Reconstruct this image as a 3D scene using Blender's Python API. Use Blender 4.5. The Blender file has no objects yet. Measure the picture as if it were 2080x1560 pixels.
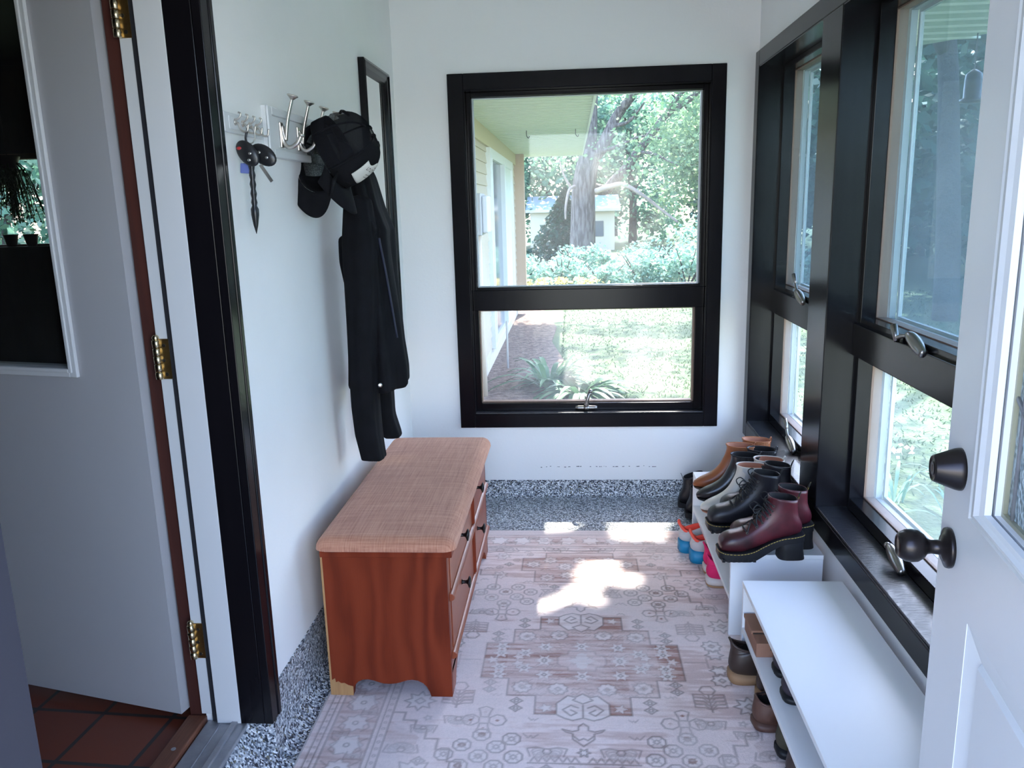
import bpy, bmesh, math, random
import numpy as np
from mathutils import Vector, Matrix, Euler
random.seed(7); np.random.seed(7)
PI = math.pi
COL = bpy.context.scene.collection
SC = bpy.context.scene

# ------------------------------------------------------------------ materials
def nt_new(name):
    m = bpy.data.materials.new(name); m.use_nodes = True
    nt = m.node_tree; nt.nodes.clear()
    out = nt.nodes.new('ShaderNodeOutputMaterial')
    return m, nt, out
def N(nt, t, **kw):
    n = nt.nodes.new(t)
    for k, v in kw.items(): setattr(n, k, v)
    return n
def L(nt, a, b): nt.links.new(a, b)
def ramp(nt, fac, stops, interp='LINEAR'):
    r = N(nt, 'ShaderNodeValToRGB'); cr = r.color_ramp; cr.interpolation = interp
    while len(cr.elements) > 1: cr.elements.remove(cr.elements[-1])
    cr.elements[0].position = stops[0][0]; cr.elements[0].color = (*stops[0][1], 1)
    for p, c in stops[1:]:
        e = cr.elements.new(p); e.color = (*c, 1)
    if fac is not None: L(nt, fac, r.inputs[0])
    return r
def coords(nt, scale=(1, 1, 1), rot=(0, 0, 0)):
    tc = N(nt, 'ShaderNodeTexCoord'); mp = N(nt, 'ShaderNodeMapping')
    mp.inputs['Scale'].default_value = scale; mp.inputs['Rotation'].default_value = rot
    L(nt, tc.outputs['Object'], mp.inputs['Vector']); return mp.outputs[0]
def noise(nt, vec, scale, detail=4, rough=.5, dist=0):
    n = N(nt, 'ShaderNodeTexNoise'); n.inputs['Scale'].default_value = scale
    n.inputs['Detail'].default_value = detail; n.inputs['Roughness'].default_value = rough
    n.inputs['Distortion'].default_value = dist
    if vec is not None: L(nt, vec, n.inputs['Vector'])
    return n.outputs['Fac']
def bump(nt, h, strength, dist, bsdf):
    b = N(nt, 'ShaderNodeBump'); b.inputs['Strength'].default_value = strength
    b.inputs['Distance'].default_value = dist
    L(nt, h, b.inputs['Height']); L(nt, b.outputs[0], bsdf.inputs['Normal'])
def pmat(name, col, rough=.5, metal=0, col2=None, nscale=8, stretch=(1, 1, 1), bmp=None, spec=.5,
         coat=0, contrast=(.35, .65), sheen=0, island=False, bstretch=None):
    m, nt, out = nt_new(name)
    b = N(nt, 'ShaderNodeBsdfPrincipled'); L(nt, b.outputs[0], out.inputs[0])
    b.inputs['Base Color'].default_value = (*col, 1); b.inputs['Roughness'].default_value = rough
    b.inputs['Metallic'].default_value = metal; b.inputs['Specular IOR Level'].default_value = spec
    b.inputs['Coat Weight'].default_value = coat; b.inputs['Sheen Weight'].default_value = sheen
    if col2 is not None:
        if island:
            g = N(nt, 'ShaderNodeNewGeometry'); f = g.outputs['Random Per Island']
        else:
            f = noise(nt, coords(nt, stretch), nscale, 6, .6)
        r = ramp(nt, f, [(contrast[0], col), (contrast[1], col2)]); L(nt, r.outputs[0], b.inputs['Base Color'])
    if bmp:
        bump(nt, noise(nt, coords(nt, bstretch or stretch), bmp[0], 5, .6), bmp[1], bmp[2], b)
    return m

M = {}
M['wall'] = pmat('wall_paint', (.845, .835, .82), .55, col2=(.825, .815, .80), nscale=3, bmp=(90, .12, .004))
M['ceil'] = pmat('ceiling_paint', (.90, .90, .88), .7)
M['black'] = pmat('black_trim_paint', (.0060, .0052, .0068), .20, col2=(.0072, .0062, .0078), nscale=6, stretch=(8, 8, .7), bmp=(60, .03, .001), spec=.19)
M['sill'] = pmat('black_sill_paint', (.022, .021, .026), .30, bmp=(30, .5, .004), spec=.7, stretch=(4, 1, 4), coat=.15)
M['white_trim'] = pmat('white_trim_paint', (.66, .665, .67), .45, bmp=(25, .08, .003))
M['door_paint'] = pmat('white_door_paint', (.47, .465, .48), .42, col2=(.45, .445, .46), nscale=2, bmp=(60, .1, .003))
M['fdoor'] = pmat('front_door_paint', (.72, .725, .74), .36, bmp=(120, .06, .002))
M['gap'] = pmat('weatherstrip', (.015, .015, .02), .7)
M['redwood'] = pmat('raw_jamb_wood', (.075, .017, .010), .6, col2=(.05, .012, .008), nscale=5, stretch=(6, 6, .4))
M['brass'] = pmat('aged_brass', (.42, .27, .10), .38, 1, col2=(.30, .19, .08), nscale=40)
M['brass_light'] = pmat('worn_brass', (.72, .60, .38), .25, 1)
M['nickel'] = pmat('brushed_nickel', (.62, .57, .52), .30, 1)
M['crank_metal'] = pmat('crank_metal', (.30, .28, .265), .30, 1, bmp=(60, .15, .002))
M['bronze'] = pmat('dark_bronze', (.030, .024, .024), .30, .7)
M['tan_wood'] = pmat('unpainted_sash_wood', (.215, .135, .098), .6, col2=(.26, .17, .125), nscale=6, stretch=(8, 8, .6))
M['alu'] = pmat('storm_frame_aluminium', (.46, .50, .52), .4, .15)
M['alu2'] = pmat('darker_storm_frame', (.36, .40, .42), .45, .1)  # darker aluminium tone for the storm frames
M['thresh'] = pmat('threshold_aluminium', (.42, .42, .44), .42, .6, col2=(.34, .34, .36), nscale=20, bmp=(80, .2, .002))
M['laminate'] = pmat('white_laminate', (.80, .81, .82), .32, spec=.5)
M['card'] = pmat('brown_cardboard', (.26, .125, .080), .75, col2=(.29, .145, .090), nscale=12)
M['ink'] = pmat('dark_ink', (.06, .04, .03), .8)
M['fabric_black'] = pmat('black_cloth', (.0045, .0045, .0055), .85, col2=(.0065, .0065, .0085), nscale=14, bmp=(160, .25, .003), spec=.15)
M['fabric_navy'] = pmat('navy_lining', (.012, .015, .035), .6)
M['patch'] = pmat('cap_patch', (.62, .60, .54), .7)
M['mesh_black'] = None
M['tan_leather'] = pmat('tan_leather', (.32, .095, .030), .38, col2=(.26, .075, .024), nscale=9, bmp=(70, .12, .003))
M['black_leather'] = pmat('black_smooth_leather', (.012, .011, .014), .30, bmp=(60, .12, .003), spec=.6)
M['white_leather'] = pmat('cream_leather', (.62, .57, .50), .40, bmp=(60, .1, .003))
M['oxblood'] = pmat('oxblood_leather', (.085, .010, .016), .36, col2=(.020, .004, .006), nscale=10, bmp=(40, .15, .004), spec=.45, contrast=(.35, .7))
M['boot_black'] = pmat('black_boot_leather', (.011, .009, .012), .42, bmp=(50, .15, .004), spec=.45)
M['rubber'] = pmat('black_rubber', (.010, .010, .012), .5, bmp=(80, .15, .003), spec=.3)
M['stacked'] = pmat('stacked_heel', (.035, .022, .018), .4)
M['gore_tan'] = pmat('tan_elastic', (.36, .13, .05), .8, bmp=(10, .5, .004), bstretch=(60, 1, 1))
M['gore_black'] = pmat('black_elastic', (.014, .014, .016), .8, bmp=(10, .5, .004), bstretch=(60, 1, 1))
M['gore_grey'] = pmat('pale_elastic', (.46, .45, .44), .8, bmp=(10, .5, .004), bstretch=(60, 1, 1))
M['lining_tan'] = pmat('tan_lining', (.46, .20, .12), .7)
M['lace'] = pmat('black_lace', (.010, .010, .012), .7)
M['stitch'] = pmat('yellow_stitch', (.45, .30, .06), .6)
M['loop_tape'] = pmat('black_yellow_tape', (.012, .011, .010), .7, col2=(.32, .22, .04), nscale=60, contrast=(.52, .56))
M['eyelet'] = pmat('dull_eyelet', (.10, .09, .08), .35, .9)
M['insole_red'] = pmat('copper_sole_edge', (.30, .12, .07), .5)
M['sneak_grey'] = pmat('pale_grey_mesh', (.52, .50, .49), .8, bmp=(220, .4, .003))
M['coral'] = pmat('coral_lining', (.85, .10, .06), .7, bmp=(200, .2, .002))
M['blue_sole'] = pmat('blue_foam_sole', (.008, .22, .42), .5)
M['pink'] = pmat('hot_pink_knit', (.70, .012, .12), .75, bmp=(220, .4, .003))
M['white_foam'] = pmat('off_white_foam', (.66, .60, .55), .6)
M['gum'] = pmat('gum_rubber', (.36, .19, .09), .55)
M['desert'] = pmat('dark_brown_leather', (.045, .025, .018), .45, col2=(.030, .020, .016), nscale=12, bmp=(60, .15, .003))
M['crepe'] = pmat('crepe_sole', (.30, .17, .085), .7, bmp=(120, .2, .003))
M['brown_slip'] = pmat('brown_slip_on', (.10, .045, .030), .55, col2=(.075, .032, .022), nscale=20, bmp=(90, .2, .003))
M['olive'] = pmat('olive_canvas', (.050, .042, .024), .8, bmp=(200, .3, .003))
M['plum'] = pmat('dark_plum_felt', (.030, .022, .034), .8, bmp=(200, .3, .003))
M['dark_in'] = pmat('dark_shoe_lining', (.010, .008, .008), .9)
M['knob'] = pmat('black_pewter_knob', (.018, .015, .016), .28, .6)
M['key_metal'] = pmat('key_steel', (.50, .48, .45), .3, 1)
M['fob'] = pmat('black_fob_plastic', (.010, .010, .012), .32)
M['red'] = pmat('red_button', (.40, .02, .02), .4)
M['blue_tag'] = pmat('blue_tag', (.12, .16, .42), .4)
M['siding'] = pmat('cream_vinyl_siding', (.50, .43, .33), .5, col2=(.47, .40, .30), nscale=3)
M['soffit'] = pmat('pale_soffit', (.56, .60, .50), .5)
M['corner_trim'] = pmat('beige_corner_trim', (.42, .31, .225), .5)
M['vinyl_white'] = pmat('white_vinyl', (.66, .68, .68), .4)
M['meter'] = pmat('grey_meter_box', (.42, .42, .44), .5)
M['meter_light'] = pmat('pale_meter_cover', (.66, .68, .74), .4)
M['concrete'] = pmat('pale_foundation', (.60, .56, .50), .8, col2=(.5, .46, .4), nscale=8)
M['dark_pane'] = pmat('dark_door_glass', (.10, .12, .15), .12)
M['curtain'] = pmat('pale_blind', (.62, .66, .62), .8)
M['bark'] = pmat('grey_bark', (.085, .068, .064), .9, col2=(.20, .17, .16), nscale=5, stretch=(3, 3, .6), bmp=(4, 1.0, .10), contrast=(.42, .58))
M['bark_dead'] = pmat('pale_dead_wood', (.40, .32, .27), .85, col2=(.28, .22, .19), nscale=8)
M['bark_dark'] = pmat('dark_bark', (.05, .045, .042), .9, bmp=(9, 1.0, .05))
M['shed_wall'] = pmat('cream_shed_wall', (.74, .64, .52), .6)
M['shed_roof'] = pmat('blue_grey_shed_roof', (.16, .26, .34), .5)
M['room_dark'] = pmat('brown_panelling', (.045, .028, .018), .6, col2=(.03, .02, .014), nscale=4, stretch=(6, 6, .5))
M['pot'] = pmat('dark_clay_pot', (.05, .03, .025), .5)
M['metal_grey'] = pmat('galvanised_rod', (.40, .40, .42), .4, .7)
M['white_leaf'] = pmat('dry_white_leaf', (.7, .68, .6), .7)

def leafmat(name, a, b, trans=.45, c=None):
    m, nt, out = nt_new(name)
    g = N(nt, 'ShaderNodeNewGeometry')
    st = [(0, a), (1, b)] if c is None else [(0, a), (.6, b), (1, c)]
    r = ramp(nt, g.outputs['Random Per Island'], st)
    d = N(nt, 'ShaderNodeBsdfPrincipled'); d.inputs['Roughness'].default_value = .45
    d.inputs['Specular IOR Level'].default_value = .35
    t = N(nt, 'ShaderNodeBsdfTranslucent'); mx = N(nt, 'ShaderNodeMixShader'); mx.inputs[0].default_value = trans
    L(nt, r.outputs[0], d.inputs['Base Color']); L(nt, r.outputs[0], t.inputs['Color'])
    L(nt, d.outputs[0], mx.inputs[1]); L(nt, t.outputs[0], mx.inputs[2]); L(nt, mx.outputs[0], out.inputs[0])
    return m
M['leaf_oak'] = leafmat('oak_leaf', (.11, .21, .11), (.21, .35, .18), .5, (.40, .52, .28))
M['leaf_back'] = leafmat('woodland_leaf', (.055, .14, .095), (.11, .235, .155), .45, (.24, .37, .25))
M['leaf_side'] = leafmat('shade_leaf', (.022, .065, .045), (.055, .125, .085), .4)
M['leaf_dark'] = leafmat('conifer_needle', (.012, .045, .030), (.025, .075, .045), .15)
M['leaf_bush'] = leafmat('shrub_leaf', (.12, .25, .18), (.24, .40, .30), .4, (.42, .56, .47))
M['leaf_hosta'] = leafmat('strap_leaf', (.045, .12, .06), (.12, .24, .12), .3)
M['leaf_flower'] = leafmat('yellow_flower', (.75, .55, .10), (.8, .68, .25), .4)
M['leaf_pink'] = leafmat('pale_pink_flower', (.75, .5, .45), (.8, .66, .6), .4)
M['grass'] = leafmat('grass_blade', (.050, .092, .036), (.068, .110, .044), .35, (.10, .12, .06))
M['hang_leaf'] = leafmat('hanging_leaf', (.03, .06, .02), (.07, .11, .04), .3)

def thinglass(name, dust=.0, tint=(1, 1, 1), scale=2.5, dustcol=(.85, .88, .9), bumps=None, refl=1.0, shape=None):
    m, nt, out = nt_new(name)
    tr = N(nt, 'ShaderNodeBsdfTransparent'); tr.inputs[0].default_value = (*tint, 1)
    gl = N(nt, 'ShaderNodeBsdfGlossy'); gl.inputs['Roughness'].default_value = .02
    fr = N(nt, 'ShaderNodeFresnel'); fr.inputs[0].default_value = 1.5
    gm = N(nt, 'ShaderNodeNewGeometry'); fb = N(nt, 'ShaderNodeMath', operation='SUBTRACT'); fb.inputs[0].default_value = refl
    fb.use_clamp = True; L(nt, gm.outputs['Backfacing'], fb.inputs[1])      # reflect once, at the entering face
    mul = N(nt, 'ShaderNodeMath', operation='MULTIPLY')
    L(nt, fr.outputs[0], mul.inputs[0]); L(nt, fb.outputs[0], mul.inputs[1])
    mx = N(nt, 'ShaderNodeMixShader'); L(nt, mul.outputs[0], mx.inputs[0])
    L(nt, tr.outputs[0], mx.inputs[1]); L(nt, gl.outputs[0], mx.inputs[2])
    last = mx
    if dust > 0:
        df = N(nt, 'ShaderNodeBsdfDiffuse'); df.inputs[0].default_value = (*dustcol, 1)
        tl = N(nt, 'ShaderNodeBsdfTranslucent'); tl.inputs[0].default_value = (*dustcol, 1)
        dm = N(nt, 'ShaderNodeMixShader'); dm.inputs[0].default_value = .6
        L(nt, df.outputs[0], dm.inputs[1]); L(nt, tl.outputs[0], dm.inputs[2])
        n = noise(nt, coords(nt, shape or (1, 1, 1)), scale, 6, .6)
        r = ramp(nt, n, [(.30, (dust * .35,) * 3), (.70, (dust * 1.5,) * 3)])
        mx2 = N(nt, 'ShaderNodeMixShader'); L(nt, r.outputs[0], mx2.inputs[0])
        L(nt, last.outputs[0], mx2.inputs[1]); L(nt, dm.outputs[0], mx2.inputs[2]); last = mx2
    if bumps:
        b = N(nt, 'ShaderNodeBump'); b.inputs['Strength'].default_value = bumps[1]; b.inputs['Distance'].default_value = .01
        L(nt, noise(nt, coords(nt), bumps[0], 3), b.inputs['Height']); L(nt, b.outputs[0], gl.inputs['Normal'])
    L(nt, last.outputs[0], out.inputs[0]); return m
M['glass'] = thinglass('window_glass', .045, (.95, .98, .97), 2.2, refl=.65)
M['glass_side'] = thinglass('side_window_glass', .05, (.93, .97, .97), 2.2, refl=.25)
M['glass_side_hazy'] = thinglass('hazy_side_glass', .10, (.93, .97, .97), 2.2, refl=.25)  # pale haze over the lower side panes, put in as a film on the glass
M['glass_dirty'] = thinglass('dusty_window_glass', .07, (.95, .98, .97), 2.6, shape=(1.6, 1, .8), refl=.65)
M['glass_dark'] = thinglass('house_door_glass', .02, (.85, .85, .85), refl=1.0)
M['screen'] = thinglass('insect_screen', .20, (.60, .68, .72), 1.2, (.30, .36, .40), refl=.0)
def leaded():
    m, nt, out = nt_new('textured_leaded_glass')
    v = N(nt, 'ShaderNodeTexVoronoi'); v.inputs['Scale'].default_value = 110; L(nt, coords(nt), v.inputs['Vector'])
    n = noise(nt, coords(nt), 18, 4, .6); ad = N(nt, 'ShaderNodeMath', operation='MULTIPLY'); L(nt, v.outputs['Distance'], ad.inputs[0]); L(nt, n, ad.inputs[1])
    r = ramp(nt, ad.outputs[0], [(.06, (.55, .55, .55)), (.26, (.97, .97, .97))])
    tr = N(nt, 'ShaderNodeBsdfTransparent'); tr.inputs[0].default_value = (.80, .92, .95, 1)
    tl = N(nt, 'ShaderNodeBsdfTranslucent'); tl.inputs[0].default_value = (.86, .94, .97, 1)
    gl = N(nt, 'ShaderNodeBsdfPrincipled'); gl.inputs['Base Color'].default_value = (.74, .83, .88, 1); gl.inputs['Roughness'].default_value = .12
    bump(nt, v.outputs['Distance'], 1.0, .006, gl)
    m1 = N(nt, 'ShaderNodeMixShader'); m1.inputs[0].default_value = .5; L(nt, tl.outputs[0], m1.inputs[1]); L(nt, gl.outputs[0], m1.inputs[2])
    m2 = N(nt, 'ShaderNodeMixShader'); L(nt, r.outputs[0], m2.inputs[0]); L(nt, tr.outputs[0], m2.inputs[1]); L(nt, m1.outputs[0], m2.inputs[2])
    L(nt, m2.outputs[0], out.inputs[0]); return m
M['leaded'] = leaded()
m, nt, out = nt_new('cap_mesh_net')
d = N(nt, 'ShaderNodeBsdfDiffuse'); d.inputs[0].default_value = (.012, .012, .014, 1)
t = N(nt, 'ShaderNodeBsdfTransparent')
v = N(nt, 'ShaderNodeTexVoronoi'); v.inputs['Scale'].default_value = 230; L(nt, coords(nt), v.inputs['Vector'])
r = ramp(nt, v.outputs['Distance'], [(.20, (.24,) * 3), (.60, (.12,) * 3)])
mx = N(nt, 'ShaderNodeMixShader'); L(nt, r.outputs[0], mx.inputs[0]); L(nt, d.outputs[0], mx.inputs[1]); L(nt, t.outputs[0], mx.inputs[2])
L(nt, mx.outputs[0], out.inputs[0]); M['mesh_black'] = m
m, nt, out = nt_new('mirror_glass')
g = N(nt, 'ShaderNodeBsdfGlossy'); g.inputs['Color'].default_value = (.86, .88, .87, 1); g.inputs['Roughness'].default_value = .01
L(nt, g.outputs[0], out.inputs[0]); M['mirror'] = m

def flake():
    m, nt, out = nt_new('epoxy_flake_floor')
    b = N(nt, 'ShaderNodeBsdfPrincipled'); L(nt, b.outputs[0], out.inputs[0])
    co = coords(nt)
    v = N(nt, 'ShaderNodeTexVoronoi'); v.inputs['Scale'].default_value = 190; L(nt, co, v.inputs['Vector'])
    sp = N(nt, 'ShaderNodeSeparateColor'); L(nt, v.outputs['Color'], sp.inputs[0])
    r = ramp(nt, sp.outputs[0], [(0, (.018, .022, .035)), (.18, (.10, .115, .145)), (.36, (.30, .325, .36)),
             (.58, (.54, .56, .58)), (.80, (.80, .82, .83)), (.94, (.15, .14, .10))], 'CONSTANT')
    L(nt, r.outputs[0], b.inputs['Base Color'])
    b.inputs['Roughness'].default_value = .34; b.inputs['Specular IOR Level'].default_value = .45
    bump(nt, v.outputs['Distance'], .35, .003, b)
    return m
M['flake'] = flake()
def cedar():
    m, nt, out = nt_new('red_stained_cedar')
    b = N(nt, 'ShaderNodeBsdfPrincipled'); L(nt, b.outputs[0], out.inputs[0])
    co = coords(nt, (1, 1, .22))
    n1 = noise(nt, co, 5, 3, .5, 1.2)
    w = N(nt, 'ShaderNodeTexWave', wave_type='BANDS', bands_direction='X'); w.inputs['Scale'].default_value = 4
    w.inputs['Distortion'].default_value = 14; w.inputs['Detail'].default_value = 3; w.inputs['Detail Scale'].default_value = 1.2
    L(nt, co, w.inputs['Vector'])
    f2 = noise(nt, coords(nt, (60, 60, 1.5)), 6, 4, .7)
    mxf = N(nt, 'ShaderNodeMath', operation='MULTIPLY'); L(nt, w.outputs['Fac'], mxf.inputs[0]); L(nt, n1, mxf.inputs[1])
    ad = N(nt, 'ShaderNodeMath', operation='MULTIPLY_ADD'); L(nt, f2, ad.inputs[0]); ad.inputs[1].default_value = .35; L(nt, mxf.outputs[0], ad.inputs[2])
    r = ramp(nt, ad.outputs[0], [(.10, (.205, .036, .014)), (.50, (.170, .028, .011)), (.95, (.105, .017, .008))])
    L(nt, r.outputs[0], b.inputs['Base Color']); b.inputs['Roughness'].default_value = .42; b.inputs['Specular IOR Level'].default_value = .10
    bump(nt, f2, .12, .002, b)
    return m
M['cedar'] = cedar()
M['cedar_front'] = pmat('red_stained_front', (.27, .066, .028), .34, col2=(.225, .052, .022), nscale=6, stretch=(20, .6, 6), spec=.4)
M['pale_wood'] = pmat('bare_pine', (.45, .25, .10), .6, col2=(.37, .19, .075), nscale=8, stretch=(10, 10, 1))
def weave():
    m, nt, out = nt_new('tan_woven_upholstery')
    b = N(nt, 'ShaderNodeBsdfPrincipled'); L(nt, b.outputs[0], out.inputs[0])
    a = noise(nt, coords(nt, (260, 6, 20)), 1.0, 4, .7); c = noise(nt, coords(nt, (6, 260, 20)), 1.0, 4, .7)
    ad = N(nt, 'ShaderNodeMath', operation='ADD'); L(nt, a, ad.inputs[0]); L(nt, c, ad.inputs[1])
    hl = N(nt, 'ShaderNodeMath', operation='MULTIPLY'); L(nt, ad.outputs[0], hl.inputs[0]); hl.inputs[1].default_value = .5
    r = ramp(nt, hl.outputs[0], [(.34, (.31, .115, .066)), (.50, (.48, .218, .135)), (.66, (.61, .325, .21))])
    big = noise(nt, coords(nt), 3.5, 3, .5)
    rb = ramp(nt, big, [(.35, (.94, .90, .88)), (.65, (1.04, 1.05, 1.03))])
    # one faint pale spot on the far half of the seat
    tc = N(nt, 'ShaderNodeTexCoord'); vd = N(nt, 'ShaderNodeVectorMath', operation='DISTANCE'); vd.inputs[1].default_value = (.06, .72, .53)
    L(nt, tc.outputs['Object'], vd.inputs[0])
    rs = ramp(nt, vd.outputs['Value'], [(.0, (1.25, 1.3, 1.2)), (.10, (1, 1, 1))])
    m1 = N(nt, 'ShaderNodeMix', data_type='RGBA', blend_type='MULTIPLY'); m1.inputs['Factor'].default_value = 1
    L(nt, r.outputs[0], m1.inputs['A']); L(nt, rb.outputs[0], m1.inputs['B'])
    m2 = N(nt, 'ShaderNodeMix', data_type='RGBA', blend_type='MULTIPLY'); m2.inputs['Factor'].default_value = 1
    L(nt, m1.outputs['Result'], m2.inputs['A']); L(nt, rs.outputs[0], m2.inputs['B'])
    L(nt, m2.outputs['Result'], b.inputs['Base Color']); b.inputs['Roughness'].default_value = .85
    b.inputs['Sheen Weight'].default_value = .15
    bump(nt, hl.outputs[0], .5, .003, b)
    return m
M['weave'] = weave()
def tile():
    m, nt, out = nt_new('terracotta_tile')
    b = N(nt, 'ShaderNodeBsdfPrincipled'); L(nt, b.outputs[0], out.inputs[0])
    br = N(nt, 'ShaderNodeTexBrick'); br.offset = 0; br.inputs['Scale'].default_value = 1
    br.inputs['Color1'].default_value = (.20, .045, .020, 1); br.inputs['Color2'].default_value = (.15, .032, .015, 1)
    br.inputs['Mortar'].default_value = (.035, .028, .026, 1); br.inputs['Mortar Size'].default_value = .006
    br.inputs['Brick Width'].default_value = .20; br.inputs['Row Height'].default_value = .20
    L(nt, coords(nt, (1, 1, 1), (0, 0, .06)), br.inputs['Vector'])
    L(nt, br.outputs['Color'], b.inputs['Base Color']); b.inputs['Roughness'].default_value = .35
    return m
M['tile'] = tile()
def wallback():
    m, nt, out = nt_new('scuffed_wall_paint')
    b = N(nt, 'ShaderNodeBsdfPrincipled'); L(nt, b.outputs[0], out.inputs[0]); b.inputs['Roughness'].default_value = .55
    tc = N(nt, 'ShaderNodeTexCoord'); sx = N(nt, 'ShaderNodeSeparateXYZ'); L(nt, tc.outputs['Object'], sx.inputs[0])
    wob = noise(nt, coords(nt, (1, 1, 1)), 14, 3, .6)
    # a broken dark scuff line at chair-leg height (z about .165), x from -.15 to .42
    zz = N(nt, 'ShaderNodeMath', operation='MULTIPLY_ADD'); L(nt, wob, zz.inputs[0]); zz.inputs[1].default_value = -.018; L(nt, sx.outputs['Z'], zz.inputs[2])
    dz = N(nt, 'ShaderNodeMath', operation='SUBTRACT'); L(nt, zz.outputs[0], dz.inputs[0]); dz.inputs[1].default_value = .147
    ab = N(nt, 'ShaderNodeMath', operation='ABSOLUTE'); L(nt, dz.outputs[0], ab.inputs[0])
    lt = N(nt, 'ShaderNodeMath', operation='LESS_THAN'); L(nt, ab.outputs[0], lt.inputs[0]); lt.inputs[1].default_value = .0016
    dash = noise(nt, coords(nt, (1, .01, .01)), 26, 3, .7)
    gt = N(nt, 'ShaderNodeMath', operation='GREATER_THAN'); L(nt, dash, gt.inputs[0]); gt.inputs[1].default_value = .52
    xs = N(nt, 'ShaderNodeMath', operation='COMPARE'); L(nt, sx.outputs['X'], xs.inputs[0]); xs.inputs[1].default_value = .12; xs.inputs[2].default_value = .29
    p = N(nt, 'ShaderNodeMath', operation='MULTIPLY'); L(nt, lt.outputs[0], p.inputs[0]); L(nt, gt.outputs[0], p.inputs[1])
    p2 = N(nt, 'ShaderNodeMath', operation='MULTIPLY'); L(nt, p.outputs[0], p2.inputs[0]); L(nt, xs.outputs[0], p2.inputs[1])
    mx = N(nt, 'ShaderNodeMix', data_type='RGBA'); L(nt, p2.outputs[0], mx.inputs['Factor'])
    mx.inputs['A'].default_value = (.845, .835, .82, 1); mx.inputs['B'].default_value = (.10, .10, .11, 1)
    L(nt, mx.outputs['Result'], b.inputs['Base Color'])
    bump(nt, noise(nt, coords(nt), 90, 4), .12, .004, b)
    return m
M['wall_back'] = wallback()
def lawnmat():
    m, nt, out = nt_new('lawn_ground')
    b = N(nt, 'ShaderNodeBsdfPrincipled'); L(nt, b.outputs[0], out.inputs[0]); b.inputs['Roughness'].default_value = .9
    r = ramp(nt, noise(nt, coords(nt), .9, 6, .65), [(.3, (.040, .078, .028)), (.55, (.064, .105, .040)), (.75, (.105, .125, .060))])
    L(nt, r.outputs[0], b.inputs['Base Color']); bump(nt, noise(nt, coords(nt), 30, 4), .8, .03, b)
    return m
M['lawn'] = lawnmat()
M['soil'] = pmat('mulch_soil', (.060, .040, .033), .95, col2=(.27, .195, .16), nscale=16, bmp=(40, 1, .03), contrast=(.35, .7))

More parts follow.
